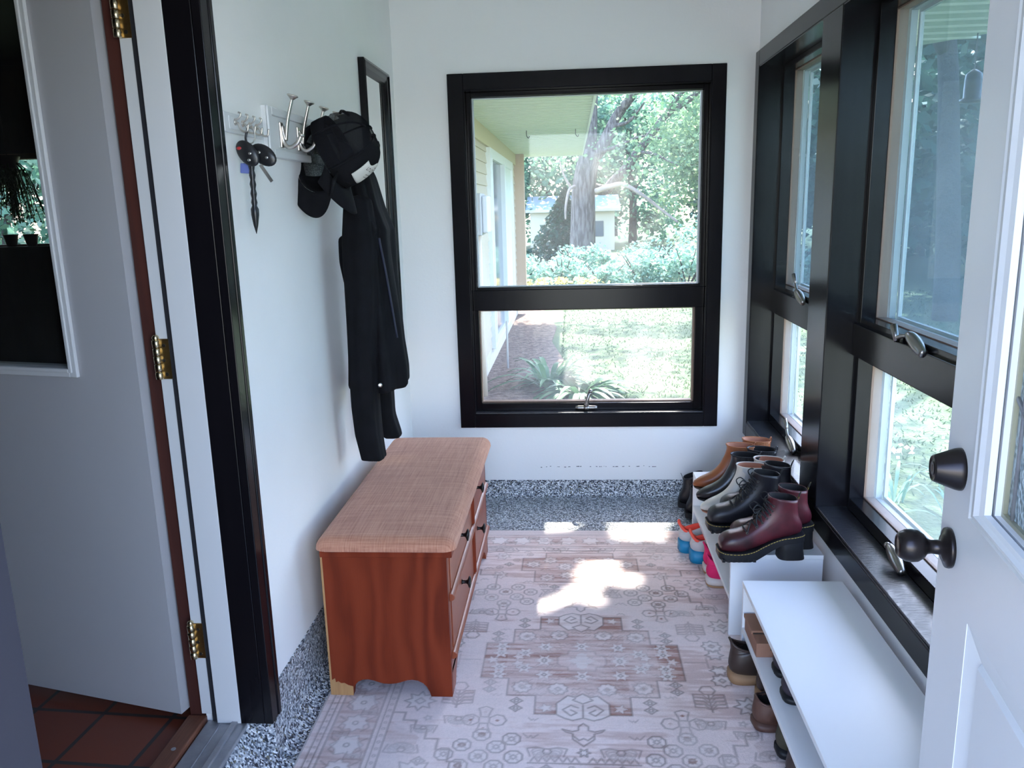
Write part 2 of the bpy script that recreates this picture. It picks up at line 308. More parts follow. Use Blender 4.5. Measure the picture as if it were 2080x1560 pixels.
# ------------------------------------------------------------------ mesh builder
def xf(T, p): return T @ Vector(p) if T is not None else Vector(p)
class MB:
    def __init__(s): s.v = []; s.f = []; s.m = []
    def add(s, vs, fs, mi=0):
        o = len(s.v); s.v += [tuple(v) for v in vs]; s.f += [tuple(i + o for i in f) for f in fs]; s.m += [mi] * len(fs); return s
    def box(s, x0, x1, y0, y1, z0, z1, mi=0, T=None):
        vs = [(x, y, z) for x in (x0, x1) for y in (y0, y1) for z in (z0, z1)]
        if T is not None: vs = [xf(T, v) for v in vs]
        return s.add(vs, [(0, 1, 3, 2), (4, 6, 7, 5), (0, 4, 5, 1), (2, 3, 7, 6), (0, 2, 6, 4), (1, 5, 7, 3)], mi)
    def rings(s, rs, closed=True, cap0=True, cap1=True, mi=0):
        n = len(rs[0]); vs = [p for r in rs for p in r]; fs = []
        for i in range(len(rs) - 1):
            for j in range(n if closed else n - 1):
                k = (j + 1) % n
                fs.append((i * n + j, i * n + k, (i + 1) * n + k, (i + 1) * n + j))
        if cap0: fs.append(tuple(reversed(range(n))))
        if cap1: fs.append(tuple(range((len(rs) - 1) * n, len(rs) * n)))
        return s.add(vs, fs, mi)
    def tube(s, pts, r, n=10, mi=0, cap=True, closed=False, flat=1.0):
        pts = [Vector(p) for p in pts]; m = len(pts)
        rr = r if isinstance(r, (list, tuple)) else [r] * m
        rs = []; up = None
        for i, p in enumerate(pts):
            a = pts[(i - 1) % m] if (closed or i > 0) else p
            b = pts[(i + 1) % m] if (closed or i < m - 1) else p
            d = (b - a)
            d = d.normalized() if d.length > 1e-9 else Vector((0, 0, 1))
            if up is None:
                up = Vector((0, 0, 1)) if abs(d.z) < .9 else Vector((1, 0, 0))
            e1 = d.cross(up)
            if e1.length < 1e-6: e1 = d.orthogonal()
            e1.normalize(); e2 = e1.cross(d).normalized(); up = e2
            rs.append([p + (e1 * math.cos(t) + e2 * math.sin(t) * flat) * rr[i] for t in [2 * PI * k / n for k in range(n)]])
        if closed: rs.append(rs[0])
        return s.rings(rs, True, cap and not closed, cap and not closed, mi)
    def cyl(s, p0, p1, r0, r1=None, n=20, mi=0): return s.tube([p0, p1], [r0, r0 if r1 is None else r1], n, mi)
    def lathe(s, prof, c=(0, 0, 0), axis=(0, 0, 1), n=24, mi=0, cap=True):
        ax = Vector(axis).normalized(); e1 = ax.orthogonal().normalized(); e2 = ax.cross(e1); c = Vector(c)
        rs = [[c + ax * h + (e1 * math.cos(t) + e2 * math.sin(t)) * max(r, 1e-5) for t in [2 * PI * k / n for k in range(n)]] for r, h in prof]
        return s.rings(rs, True, cap, cap, mi)
    def prism(s, poly, fn, a0, a1, mi=0):
        n = len(poly)
        vs = [fn(u, v, a0) for u, v in poly] + [fn(u, v, a1) for u, v in poly]
        fs = [(i, (i + 1) % n, n + (i + 1) % n, n + i) for i in range(n)] + [tuple(reversed(range(n))), tuple(range(n, 2 * n))]
        return s.add(vs, fs, mi)
    def ball(s, c, rx, ry=None, rz=None, n=16, m=10, mi=0, T=None):
        ry = ry or rx; rz = rz or rx; rs = []
        for i in range(m + 1):
            t = PI * i / m; z = -math.cos(t); q = max(math.sin(t), 1e-4)
            ring = [Vector((rx * q * math.cos(2 * PI * k / n), ry * q * math.sin(2 * PI * k / n), rz * z)) for k in range(n)]
            if T is not None: ring = [T @ p for p in ring]
            rs.append([p + Vector(c) for p in ring])
        return s.rings(rs, True, True, True, mi)
    def frame(s, x0, x1, z0, z1, w, y0, y1, mi=0):
        wl, wr, wb, wt = w if isinstance(w, (list, tuple)) else (w,) * 4
        s.box(x0, x0 + wl, y0, y1, z0, z1, mi); s.box(x1 - wr, x1, y0, y1, z0, z1, mi)
        s.box(x0 + wl, x1 - wr, y0, y1, z0, z0 + wb, mi); s.box(x0 + wl, x1 - wr, y0, y1, z1 - wt, z1, mi); return s
    def build(s, name, mats, parent=None, smooth=False, bevel=0, seg=2, solid=0, subsurf=0, off=-1, loc=None):
        me = bpy.data.meshes.new(name); me.from_pydata([tuple(v) for v in s.v], [], s.f)
        mats = mats if isinstance(mats, (list, tuple)) else [mats]
        for q in mats: me.materials.append(M[q] if isinstance(q, str) else q)
        if len(mats) > 1: me.polygons.foreach_set('material_index', s.m)
        bm = bmesh.new(); bm.from_mesh(me); bmesh.ops.recalc_face_normals(bm, faces=bm.faces); bm.to_mesh(me); bm.free()
        if smooth: me.polygons.foreach_set('use_smooth', [True] * len(me.polygons))
        o = bpy.data.objects.new(name, me); COL.objects.link(o)
        if parent is not None: o.parent = parent
        if loc is not None: o.location = loc
        if solid:
            md = o.modifiers.new('thick', 'SOLIDIFY'); md.thickness = solid; md.offset = off
        if bevel:
            md = o.modifiers.new('edge', 'BEVEL'); md.width = bevel; md.segments = seg; md.limit_method = 'ANGLE'; md.angle_limit = .6
            if smooth is False:
                pass
        if subsurf:
            md = o.modifiers.new('sub', 'SUBSURF'); md.levels = subsurf; md.render_levels = subsurf
        return o
def tag(o, label=None, cat=None, group=None, kind=None):
    if label: o['label'] = label
    if cat: o['category'] = cat
    if group: o['group'] = group
    if kind: o['kind'] = kind
    return o
def thing(name, label, cat, loc=(0, 0, 0), rz=0, group=None, rot=None):
    o = bpy.data.objects.new(name, None); COL.objects.link(o); o.empty_display_size = .05
    o.location = loc; o.rotation_euler = rot if rot else (0, 0, rz)
    return tag(o, label, cat, group)
def structure(name, cat, label, loc=(0, 0, 0), rz=0):
    o = thing(name, label, cat, loc, rz); o['kind'] = 'structure'; return o
def smod(name, mb, mat, label, cat='wall', **k):
    o = mb.build(name, mat, **k); return tag(o, label, cat, kind='structure')
def dup(root, loc, rz=None, label=None, mirror=False):
    r = root.copy(); COL.objects.link(r); r.location = loc
    if rz is not None: r.rotation_euler = (0, 0, rz)
    if label: r['label'] = label
    if mirror: r.scale = (1, -1, 1)
    for ch in list(root.children):
        c = ch.copy(); COL.objects.link(c); c.parent = r
        for g in list(ch.children):
            d_ = g.copy(); COL.objects.link(d_); d_.parent = c
    return r
def bez(p, n=10):
    p = [Vector(q) for q in p]; out = []
    for i in range(len(p) - 1):
        a = p[max(i - 1, 0)]; b = p[i]; c = p[i + 1]; d_ = p[min(i + 2, len(p) - 1)]
        for k in range(n):
            t = k / n
            out.append(.5 * ((2 * b) + (c - a) * t + (2 * a - 5 * b + 4 * c - d_) * t * t + (3 * b - a - 3 * c + d_) * t ** 3))
    out.append(p[-1]); return out

# ------------------------------------------------------------------ camera (calibrated from the room's vanishing points)
H = 1.45
pitch, yaw, roll = 2.16315368e-01, -7.75464170e-02, -2.72859271e-02
cy, sy = math.cos(yaw), math.sin(yaw)
fwd = Vector((sy * math.cos(pitch), cy * math.cos(pitch), -math.sin(pitch)))
r_ = Vector((cy, -sy, 0)); u_ = r_.cross(fwd)
right = math.cos(roll) * r_ + math.sin(roll) * u_; upv = -math.sin(roll) * r_ + math.cos(roll) * u_
cam = bpy.data.cameras.new('camera'); co_ = bpy.data.objects.new('camera', cam); COL.objects.link(co_)
mw = Matrix((right, upv, -fwd)).transposed().to_4x4(); mw.translation = (0, 0, H); co_.matrix_world = mw
cam.sensor_width = 36; cam.lens = 36 * 1642.42 / 2080; cam.clip_start = .02; cam.clip_end = 300
SC.camera = co_

# ------------------------------------------------------------------ setting: porch shell
XL, XR, YB, YF, ZC = -.818, .845, 3.915, .456, 2.45
WX0, WX1, WZ0, WZ1 = -.492, .636, .434, 1.977          # back window opening
smod('floor', MB().box(-.90, .98, .20, 4.05, -.12, 0), 'flake', 'speckled blue grey flake floor of the porch', 'floor')
mb = MB()
mb.box(-1.02, WX0, YB, YB + .15, 0, ZC).box(WX1, 1.02, YB, YB + .15, 0, ZC).box(WX0, WX1, YB, YB + .15, 0, WZ0).box(WX0, WX1, YB, YB + .15, WZ1, ZC)
smod('wall_back', mb, 'wall_back', 'white painted end wall around the garden window')
DY0, DY1, DZ = 1.005, 1.84, 2.19                        # house door opening in the left wall
mb = MB()
mb.box(-.99, XL, DY1 + .02, 4.05, 0, ZC).box(-.99, XL, .30, DY0 - .02, 0, ZC).box(-.99, XL, DY0 - .02, DY1 + .02, DZ + .02, ZC).box(-.99, XL - .06, DY0 - .02, DY1 + .02, -.1, .10)
smod('wall_left', mb, 'wall', 'white painted wall with the hooks and the house door')
W2, W3 = (2.905, 3.832), (1.775, 2.702); RZ0, RZ1 = .402, 2.022
mb = MB()
for y0, y1, z0, z1 in ((.30, W3[0], 0, ZC), (W3[1], W2[0], 0, ZC), (W2[1], 4.05, 0, ZC)):
    mb.box(XR, XR + .14, y0, y1, z0, z1)
for w in (W2, W3):
    mb.box(XR, XR + .14, w[0], w[1], 0, RZ0).box(XR, XR + .14, w[0], w[1], RZ1, ZC)
smod('wall_right', mb, 'wall', 'white painted wall under the pair of black framed windows')
smod('wall_front', MB().box(-.99, -.40, .32, YF, -.1, ZC).box(.56, .985, .32, YF, -.1, ZC).box(-.40, .56, .32, YF, 2.10, ZC), 'wall', 'white wall around the front doorway')
smod('ceiling', MB().box(-1.05, 1.05, .25, 4.1, ZC, ZC + .08), 'ceil', 'white porch ceiling', 'ceiling')
# flake cove bases
mb = MB(); mb.prism([(0, 0), (.030, 0), (.012, .008), (.005, .025), (.004, .086), (0, .086)], lambda u, v, a: (a, YB - u, v), XL, XR)
smod('baseboard_back', mb, 'flake', 'speckled flake cove along the end wall', 'baseboard')
mb = MB(); mb.prism([(0, 0), (.050, 0), (.026, .012), (.012, .035), (.006, .08), (.005, .20), (0, .20)], lambda u, v, a: (XL + u, a, v), DY1 + .05, YB)
mb.prism([(-.065, 0), (.075, 0), (.035, .018), (.0, .055), (-.035, .095), (-.06, .125), (-.065, .125)], lambda u, v, a: (XL + u, a, v), DY0, DY1 + .012)
mb.box(XL - .085, XL + .020, DY1 + .004, DY1 + .056, 0, .1305)
smod('baseboard_left', mb, 'flake', 'speckled flake cove along the hook wall and up to the house threshold', 'baseboard')
mb = MB(); mb.prism([(0, 0), (.03, 0), (.012, .008), (.005, .025), (.004, .086), (0, .086)], lambda u, v, a: (XR - u, a, v), YF, YB)
smod('baseboard_right', mb, 'flake', 'speckled flake cove under the side windows', 'baseboard')

# ------------------------------------------------------------------ windows
def crank(parent, c, ax, outv, style):
    """folding crank: housing along ax, arm rising along outv"""
    c = Vector(c); ax = Vector(ax); o = Vector(outv); up = Vector((0, 0, 1))
    base = MB()
    if style == 0:
        base.tube([c - ax * .054, c - ax * .04, c + ax * .04, c + ax * .054], [.010, .012, .012, .010], 12)
        base.ball(c, .018, n=14, m=8)
        b = base.build('crank_handle', 'crank_metal', parent, smooth=True)
        arm = MB().tube(bez([c, c + up * .036 + o * .008 + ax * .004, c + up * .078 + ax * .018], 5), [.013] * 4 + [.0095] * 7, 10)
        arm.ball(c + up * .085 + ax * .021, .0115, n=12, m=8)
    else:
        p = [c - ax * .045 + up * -.010, c - ax * .01 + up * .002, c + ax * .03 + up * .018, c + ax * .060 + up * .026]
        base.tube(bez(p, 5), [.011 + .007 * math.sin(PI * k / 15) for k in range(16)], 12)
        base.box(-.012, .012, -.006, .006, -.016, .004, T=Matrix.Translation(c + o * -.008))
        b = base.build('crank_handle', 'crank_metal', parent, smooth=True)
        if style == 1:
            q = [c + ax * .05 + up * .024, c + ax * .10 + up * .016, c + ax * .145 + up * .002]
            arm = MB().tube(bez(q, 5), .0062, 10)
            arm.tube([c + ax * .138 + up * -.004, c + ax * .168 + up * .036], [.008, .011], 12)
        elif style == 2:
            q = [c + ax * .05 + up * .022, c + ax * .075 + up * .040, c + ax * .085 + up * .062]
            arm = MB().tube(bez(q, 5), .006, 10)
            arm.tube([c + ax * .080 + up * .056, c + ax * .115 + up * .090], [.007, .010], 12)
        else:
            q = [c + ax * .045 + up * .016, c + ax * .060 + up * .014, c + ax * .07 + up * .020]
            arm = MB().tube(bez(q, 5), .007, 10)
            arm.ball(c + ax * .074 + up * .022, .010, n=12, m=8)
    a_ = arm.build('crank_lever', 'crank_metal', b, smooth=True)
    return b

# back window: opening coordinates local to its lower-left corner (x right, y outwards, z up)
w1 = structure('window_1', 'window', 'black framed garden window in the end wall', (WX0, YB, WZ0))
WW, WH = WX1 - WX0, WZ1 - WZ0
MB().frame(-.074, WW + .066, -.067, WH + .073, (.074, .066, .067, .073), -.018, .0).build('casing', 'black', w1, bevel=.003)
mb = MB(); mb.frame(0, WW, 0, WH, .004, -.016, .15)
mb.build('jamb', 'black', w1)
MB().box(0, WW, -.012, .055, .0, .008).build('window_sill', 'sill', w1, bevel=.002)
mb = MB()                                                    # fixed upper light: stepped sash
mb.frame(.004, WW - .004, .615, WH - .004, (.022, .022, .014, .022), .038, .095)
mb.frame(.018, WW - .018, .62, WH - .018, (.010, .010, .008, .010), .055, .088)
mb.build('upper_sash', 'black', w1, bevel=.002)
MB().box(.004, WW - .004, .030, .095, .517, .617).build('middle_rail', 'black', w1, bevel=.003)
mb = MB(); mb.frame(.004, WW - .004, .008, .520, (.026, .040, .036, .004), .036, .090)
mb.build('lower_sash', 'black', w1, bevel=.003)
mb = MB(); mb.frame(.028, WW - .028, .626, WH - .024, .006, .070, .100); mb.build('pale_stop', 'alu', w1)
mb = MB(); mb.frame(.024, WW - .040, .040, .520, .010, .062, .098); mb.build('wood_stop', 'tan_wood', w1)
MB().box(.024, WW - .024, .0800, .0815, .62, WH - .02).build('glass', 'glass', w1)
MB().box(.030, WW - .046, .0800, .0815, .046, .516).build('glass', 'glass_dirty', w1)
crank(w1, (.555, .030, .021), (1, 0, 0), (0, -1, 0), 0)

def side_window(name, yr, label, c_up, c_lo):
    o = structure(name, 'window', label, (XR, yr[1], RZ0), -PI / 2)
    W, Hh = yr[1] - yr[0], RZ1 - RZ0
    mb = MB(); mb.frame(0, W, 0, Hh, .004, -.016, .155); mb.build('jamb', 'black', o)
    MB().box(0, W, -.014, .085, 0, .010).build('window_sill', 'sill', o, bevel=.002)
    mb = MB()
    mb.frame(.004, W - .004, .640, Hh - .004, (.022, .022, .024, .022), .085, .140)
    mb.build('upper_sash', 'black', o, bevel=.002)
    mb = MB(); mb.frame(.004, W - .004, .010, .545, (.024, .024, .040, .012), .085, .140); mb.build('lower_sash', 'black', o, bevel=.002)
    MB().box(.004, W - .004, .070, .140, .540, .645).build('middle_rail', 'black', o, bevel=.003)
    mb = MB(); mb.frame(.018, W - .018, .655, Hh - .018, .012, .132, .165); mb.frame(.018, W - .018, .042, .540, .012, .132, .165)
    mb.build('wood_stop', 'tan_wood', o)
    mb = MB(); mb.frame(.014, W - .014, .640, Hh - .012, .022, .170, .190); mb.frame(.014, W - .014, .030, .545, .022, .170, .190)
    mb.build('storm_frame', 'alu2', o)
    mb = MB(); mb.frame(.030, W - .030, .656, Hh - .028, .014, .194, .206); mb.frame(.030, W - .030, .046, .530, .014, .194, .206)
    mb.build('screen_frame', 'alu', o)
    MB().box(.02, W - .02, .138, .1395, .655, Hh - .02).build('glass', 'glass_side', o)
    MB().box(.02, W - .02, .138, .1395, .042, .540).build('glass', 'glass_side_hazy', o)
    MB().box(.04, W - .04, .200, .2008, .66, Hh - .035).build('insect_screen', 'screen', o)
    if c_up is not None: crank(o, (c_up, .072, .650), (-1, 0, 0), (0, -1, 0), c_lo[1])
    crank(o, (c_lo[0], .064, .030), (-1, 0, 0), (0, -1, 0), c_lo[2])
    return o
side_window('window_2', W2, 'black framed side window beside the end wall', .50, (.50, 2, 2))
side_window('window_3', W3, 'black framed side window beside the open front door', .50, (.50, 1, 3))
# the black casing that ties the two side windows together
mb = MB(); x0, x1 = XR - .018, XR
mb.box(x0, x1, W2[1], 3.905, .330, 2.090).box(x0, x1, W3[1], W2[0], RZ0, RZ1).box(x0, x1, 1.70, W3[0], .330, 2.090)
mb.box(x0, x1, W3[0], W2[1], .330, RZ0).box(x0, x1, W3[0], W2[1], RZ1, 2.090)
tag(mb.build('trim_1', 'black', bevel=.003), 'wide black casing joining the two side windows', 'trim', kind='structure')

# ------------------------------------------------------------------ house door in the left wall
dj = structure('trim_2', 'door frame', 'black and white frame of the house doorway', (0, 0, 0))
mb = MB()
mb.box(-.822, -.800, DY1, DY1 + .058, .131, DZ + .06).box(-.822, -.800, DY0 - .058, DY0, .131, DZ + .06).box(-.822, -.800, DY0, DY1, DZ, DZ + .06)
mb.box(-.887, -.822, DY1, DY1 + .02, .131, DZ).box(-.887, -.822, DY0 - .02, DY0, .131, DZ).box(-.887, -.822, DY0, DY1, DZ, DZ + .02)
mb.build('casing', 'black', dj, bevel=.002)
MB().box(-.811, -.797, DY1 + .040, DY1 + .060, .131, DZ + .06).build('back_band', 'black', dj, bevel=.003)
mb = MB(); mb.box(-.952, -.887, DY1, DY1 + .025, .131, DZ).box(-.952, -.887, DY0 - .025, DY0, .131, DZ).box(-.952, -.887, DY0, DY1, DZ, DZ + .02)
mb.box(-.998, -.966, DY1 + .012, DY1 + .03, .150, DZ).box(-.998, -.966, DY0 - .03, DY0 - .012, .150, DZ)
mb.build('white_jamb', 'white_trim', dj, bevel=.0015)
MB().box(-.968, -.950, DY1 + .010, DY1 + .03, .131, DZ).box(-.968, -.950, DY0 - .03, DY0 - .01, .131, DZ).build('weatherstrip', 'gap', dj)
MB().box(-1.035, -.996, DY1 + .024, DY1 + .045, .131, DZ).box(-1.035, -.996, DY0 - .045, DY0 - .024, .131, DZ).build('raw_jamb', 'redwood', dj)
th = structure('trim_3', 'threshold', 'metal and wood threshold of the house doorway')
MB().box(-.984, -.872, DY0 - .02, DY1 + .012, .105, .130).build('metal_plate', 'thresh', th, bevel=.003)
MB().box(-.912, -.896, DY0 - .02, DY1 + .010, .129, .137).box(-.945, -.940, DY0 - .02, DY1, .129, .132).build('ridge', 'thresh', th, bevel=.002)
MB().box(-1.040, -.988, DY0 - .02, DY1 + .022, .105, .140).build('wood_strip', pmat('threshold_wood', (.20, .075, .04), .5, col2=(.14, .05, .028), nscale=8, stretch=(20, 1, 1)), th, bevel=.003)
sb = MB()
for yy in (1.22, 1.72): sb.cyl((-1.012, yy, .1395), (-1.012, yy, .1415), .006, n=12)
sb.build('screw', 'thresh', th)

# door slab: local x runs from the hinge edge along the face, local y is thickness (face looks to -y)
ang = math.atan2(.232, -.9727)
d1 = structure('door_1', 'door', 'white house door standing open into the dark room', (-1.052, 1.848, 0), ang)
# with this rotation local +y points towards the camera side, so thickness goes to -y
GX0, GX1, GZ0, GZ1 = .200, .640, 1.085, 1.98
mb = MB(); zb, zt, DW, DT = .150, 2.170, .81, -.044
mb.box(0, GX0, DT, 0, zb, zt).box(GX1, DW, DT, 0, zb, zt).box(GX0, GX1, DT, 0, zb, GZ0).box(GX0, GX1, DT, 0, GZ1, zt)
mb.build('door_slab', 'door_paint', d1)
mb = MB(); mb.frame(GX0 - .022, GX1 + .022, GZ0 - .022, GZ1 + .022, .022, 0, .010); mb.frame(GX0 - .010, GX1 + .010, GZ0 - .01, GZ1 + .01, .010, .009, .014)
mb.build('glass_molding', 'white_trim', d1, bevel=.002)
MB().box(GX0, GX1, -.024, -.020, GZ0, GZ1).build('glass', 'glass_dark', d1)
for zc in (1.112, .365, 1.885):
    hb = MB(); hx, hy = -.9955, 1.8455
    for k in range(5):
        z0 = zc - .048 + k * .0195
        hb.lathe([(.0075, 0), (.0098, .001), (.0098, .0175), (.0075, .0185)], (hx, hy, z0), (0, 0, 1), 14)
    hb.ball((hx, hy, zc + .053), .0085, n=10, m=6)
    h = hb.build('hinge', 'brass_light', dj, smooth=True)
    lf = MB().box(-.992, -.9665, DY1 + .008, DY1 + .0125, zc - .048, zc + .050)
    l_ = lf.build('hinge_leaf', 'brass', h)
    s_ = MB()
    for q in ((-.978, .034), (-.982, -.002), (-.978, -.036)): s_.lathe([(.0045, 0), (.0045, .0012), (.001, .0016)], (q[0], DY1 + .008, zc + q[1]), (0, -1, 0), 10)
    s_.build('hinge_screw', 'eyelet', h)

# dark room behind the house door
smod('floor_inner', MB().box(-6.1, -1.03, -.2, 6.1, .06, .125), 'tile', 'terracotta tile floor of the house beyond the door', 'floor')
HWX0, HWX1, HWZ0, HWZ1 = -5.1, -3.93, 1.255, 1.90
mb = MB(); mb.box(-6.2, -6.1, -.3, 6.2, .06, 2.6).box(-6.2, -.99, -.4, -.3, .06, 2.6)
mb.box(-6.2, HWX0, 6.0, 6.12, .06, 2.6).box(HWX1, -.99, 6.0, 6.12, .06, 2.6).box(HWX0, HWX1, 6.0, 6.12, .06, HWZ0).box(HWX0, HWX1, 6.0, 6.12, HWZ1, 2.6)
mb.box(-1.04, -.992, DY1 + .05, 6.0, .06, 2.6).box(-1.04, -.992, -.3, DY0 - .05, .06, 2.6)
smod('wall_inner', mb, 'room_dark', 'dark panelled walls of the house room')
smod('ceiling_inner', MB().box(-6.2, -.992, -.4, 6.12, 2.55, 2.62), 'room_dark', 'dark ceiling of the house room', 'ceiling')
w4 = structure('window_4', 'window', 'far window of the dark house room seen through the door glass', (HWX0, 6.0, HWZ0))
mb = MB(); mb.frame(-.02, HWX1 - HWX0 + .02, -.03, HWZ1 - HWZ0 + .03, .04, -.03, .05); mb.build('window_frame', 'tan_wood', w4)
MB().box(-.1, HWX1 - HWX0 + .1, -.14, .0, -.03, -.004).build('window_sill', 'room_dark', w4)
hp = thing('hanging_plant', 'trailing plant hanging in the far house window', 'plant', (-4.12, 5.86, 1.86))
mb = MB()
for k in range(90):
    a = random.uniform(0, 2 * PI); q = random.uniform(.02, .24); ln = random.uniform(.15, .44)
    p = [Vector((0, 0, .0)), Vector((q * .5 * math.cos(a), q * .4 * math.sin(a), -.04)), Vector((q * math.cos(a), q * .4 * math.sin(a), -ln))]
    mb.tube(bez(p, 4), .0035, 4)
    for j in range(10):
        c = p[1].lerp(p[2], j / 9); s_ = random.uniform(.012, .022); b_ = random.uniform(0, 6.3)
        d_ = Vector((math.cos(b_), math.sin(b_), -1)).normalized() * s_ * 2; e_ = Vector((-math.sin(b_), math.cos(b_), 0)) * s_ * .5
        mb.add([c, c + d_ * .5 + e_, c + d_, c + d_ * .5 - e_], [(0, 1, 2, 3)])
mb.build('trailing_stem', 'hang_leaf', hp)
mb = MB().lathe([(.05, -.02), (.085, .06), (.09, .07), (.08, .065), (.045, -.01)], (0, 0, -.02)); mb.build('basket', 'pot', hp, smooth=True)
mb = MB(); mb.tube([(0, .0, .05), (0, 0, .52)], .003, 6); mb.build('cord', 'pot', hp)
for k, (px_, lb) in enumerate(((-4.235, 'dark cup shaped pot on the far window sill beside the other pot'), (-4.075, 'dark cup shaped pot on the far window sill under the trailing plant'))):
    o = MB().lathe([(.03, 0), (.034, .005), (.052, .085), (.056, .09), (.048, .085), (.028, .01)], (0, 0, 0)).build('plant_pot', 'pot', smooth=True, loc=(px_, 5.93, 1.252))
    tag(o, lb, 'pot', 'pots on the far house window sill')

# ------------------------------------------------------------------ front door, open against the right side
a9 = math.radians(9.0)
HG = Vector((.486, .456, 0))
# local x from hinge to the free edge, local y towards the wall behind (thickness), face looks to -y... rotated so that local x = (sin9, cos9)
d2 = structure('door_2', 'door', 'white front door standing open with dark knob and deadbolt', (HG.x, HG.y, 0), PI / 2 - a9)
# local (0,1) -> (-cos9, sin9): towards the room. So the visible face is at y=0 and the slab goes to y=-.045
FW = .91
def fx(u): return FW - u                                     # u measured from the free edge
G2 = (fx(.70), fx(.237), 1.005, 1.92)
mb = MB(); zb, zt = .025, 2.06
PX0, PX1, PZ0, PZ1 = fx(.70), fx(.172), .22, .803
mb.box(0, PX0, -.045, 0, zb, zt).box(PX1, G2[1], -.045, 0, zb, PZ1 + .05).box(G2[1], FW, -.045, 0, zb, zt)
mb = MB()
mb.box(fx(.172), FW, -.045, 0, zb, zt)
mb.box(0, fx(.70), -.045, 0, zb, zt)
mb.box(fx(.70), fx(.172), -.045, 0, zb, PZ0).box(fx(.70), fx(.172), -.045, 0, PZ1, G2[2]).box(fx(.70), fx(.172), -.045, 0, G2[3], zt)
mb.box(fx(.237), fx(.172), -.045, 0, G2[2], G2[3]).box(fx(.70), fx(.172), -.045, -.016, PZ0, PZ1)
mb.build('door_slab', 'fdoor', d2)
mb = MB()                                                    # sloping raised panel
x0, x1, z0, z1 = PX0, PX1, PZ0, PZ1
e = .042
o_ = [(x0, -.001, z0), (x1, -.001, z0), (x1, -.001, z1), (x0, -.001, z1)]
i_ = [(x0 + e, -.012, z0 + e), (x1 - e, -.012, z0 + e), (x1 - e, -.012, z1 - e), (x0 + e, -.012, z1 - e)]
k_ = [(x0 + e + .006, -.005, z0 + e + .006), (x1 - e - .006, -.005, z0 + e + .006), (x1 - e - .006, -.005, z1 - e - .006), (x0 + e + .006, -.005, z1 - e - .006)]
mb.rings([o_, i_, k_], True, False, True); mb.build('door_panel', 'fdoor', d2)
mb = MB(); gx0, gx1, gz0, gz1 = G2
pf = [(.088, 0), (.086, .006), (.075, .010), (.066, .006), (.058, .008), (.045, .016), (.030, .018), (.018, .014), (.004, .012), (.0, .004)]
rs = []
for (sx_, sz_) in ((0, 0), (1, 0), (1, 1), (0, 1)):
    rs.append([((gx1 + q) if sx_ else (gx0 - q), h_, (gz1 + q * .45) if sz_ else (gz0 - q * .45)) for q, h_ in pf])
rs.append(rs[0]); mb.rings(rs, False, False, False); mb.build('glass_molding', 'fdoor', d2, smooth=False)
MB().frame(gx0, gx1, gz0, gz1, .006, -.014, -.008).build('glass_edge', pmat('caming_edge', (.40, .38, .27), .4, .5), d2)
MB().box(gx0, gx1, -.020, -.014, gz0, gz1).build('leaded_glass', 'leaded', d2)
mb = MB()
for q in (1.18, 1.42, 1.66):
    mb.tube([(gx1, -.012, q), (gx1 - .13, -.012, q - .075), (gx1 - .26, -.012, q), (gx0, -.012, q - .06)], .0035, 6)
mb.tube([(gx1 - .13, -.012, gz0), (gx1 - .13, -.012, gz1)], .0035, 6); mb.tube([(gx1 - .03, -.012, gz0), (gx1 - .03, -.012, gz1)], .0028, 6)
mb.build('leading', 'thresh', d2, smooth=True)
kx, kz = fx(.060), .879
mb = MB().lathe([(.033, 0), (.034, .004), (.033, .008), (.024, .010), (.022, .013), (.0125, .016), (.0115, .030), (.013, .036), (.020, .041), (.0262, .050), (.0275, .060), (.0262, .070), (.021, .079), (.017, .082), (.0155, .080), (.006, .080)], (kx, 0, kz), (0, 1, 0), 32)
mb.build('door_knob', 'bronze', d2, smooth=True)
db = MB().lathe([(.0345, 0), (.0345, .004), (.033, .010), (.0215, .040), (.0205, .042), (.0195, .042), (.0185, .040), (.0115, .040), (.011, .042), (.0095, .042)], (kx - .014, 0, 1.020), (0, 1, 0), 32).build('deadbolt', 'bronze', d2, smooth=True)
MB().box(kx - .0152, kx - .0128, .0415, .0430, 1.014, 1.026).build('keyhole', 'ink', db)
# front doorway jamb (its near edge shows at the lower left)
fj = structure('trim_4', 'door frame', 'dark frame of the front doorway')
mb = MB(); mb.box(-.400, -.376, .33, .473, -.05, 2.10).box(-.46, -.400, .456, .473, 0, 2.16).box(.545, .56, .33, .456, 0, 2.10).box(.56, .62, .456, .470, 0, 2.16).box(-.376, .545, .33, .456, 2.075, 2.10).box(-.46, .62, .456, .470, 2.10, 2.16)
mb.build('casing', pmat('dark_slate_paint', (.016, .016, .025), .5), fj)
MB().box(-.376, .545, .30, .456, -.05, .012).build('door_sill', 'thresh', fj)

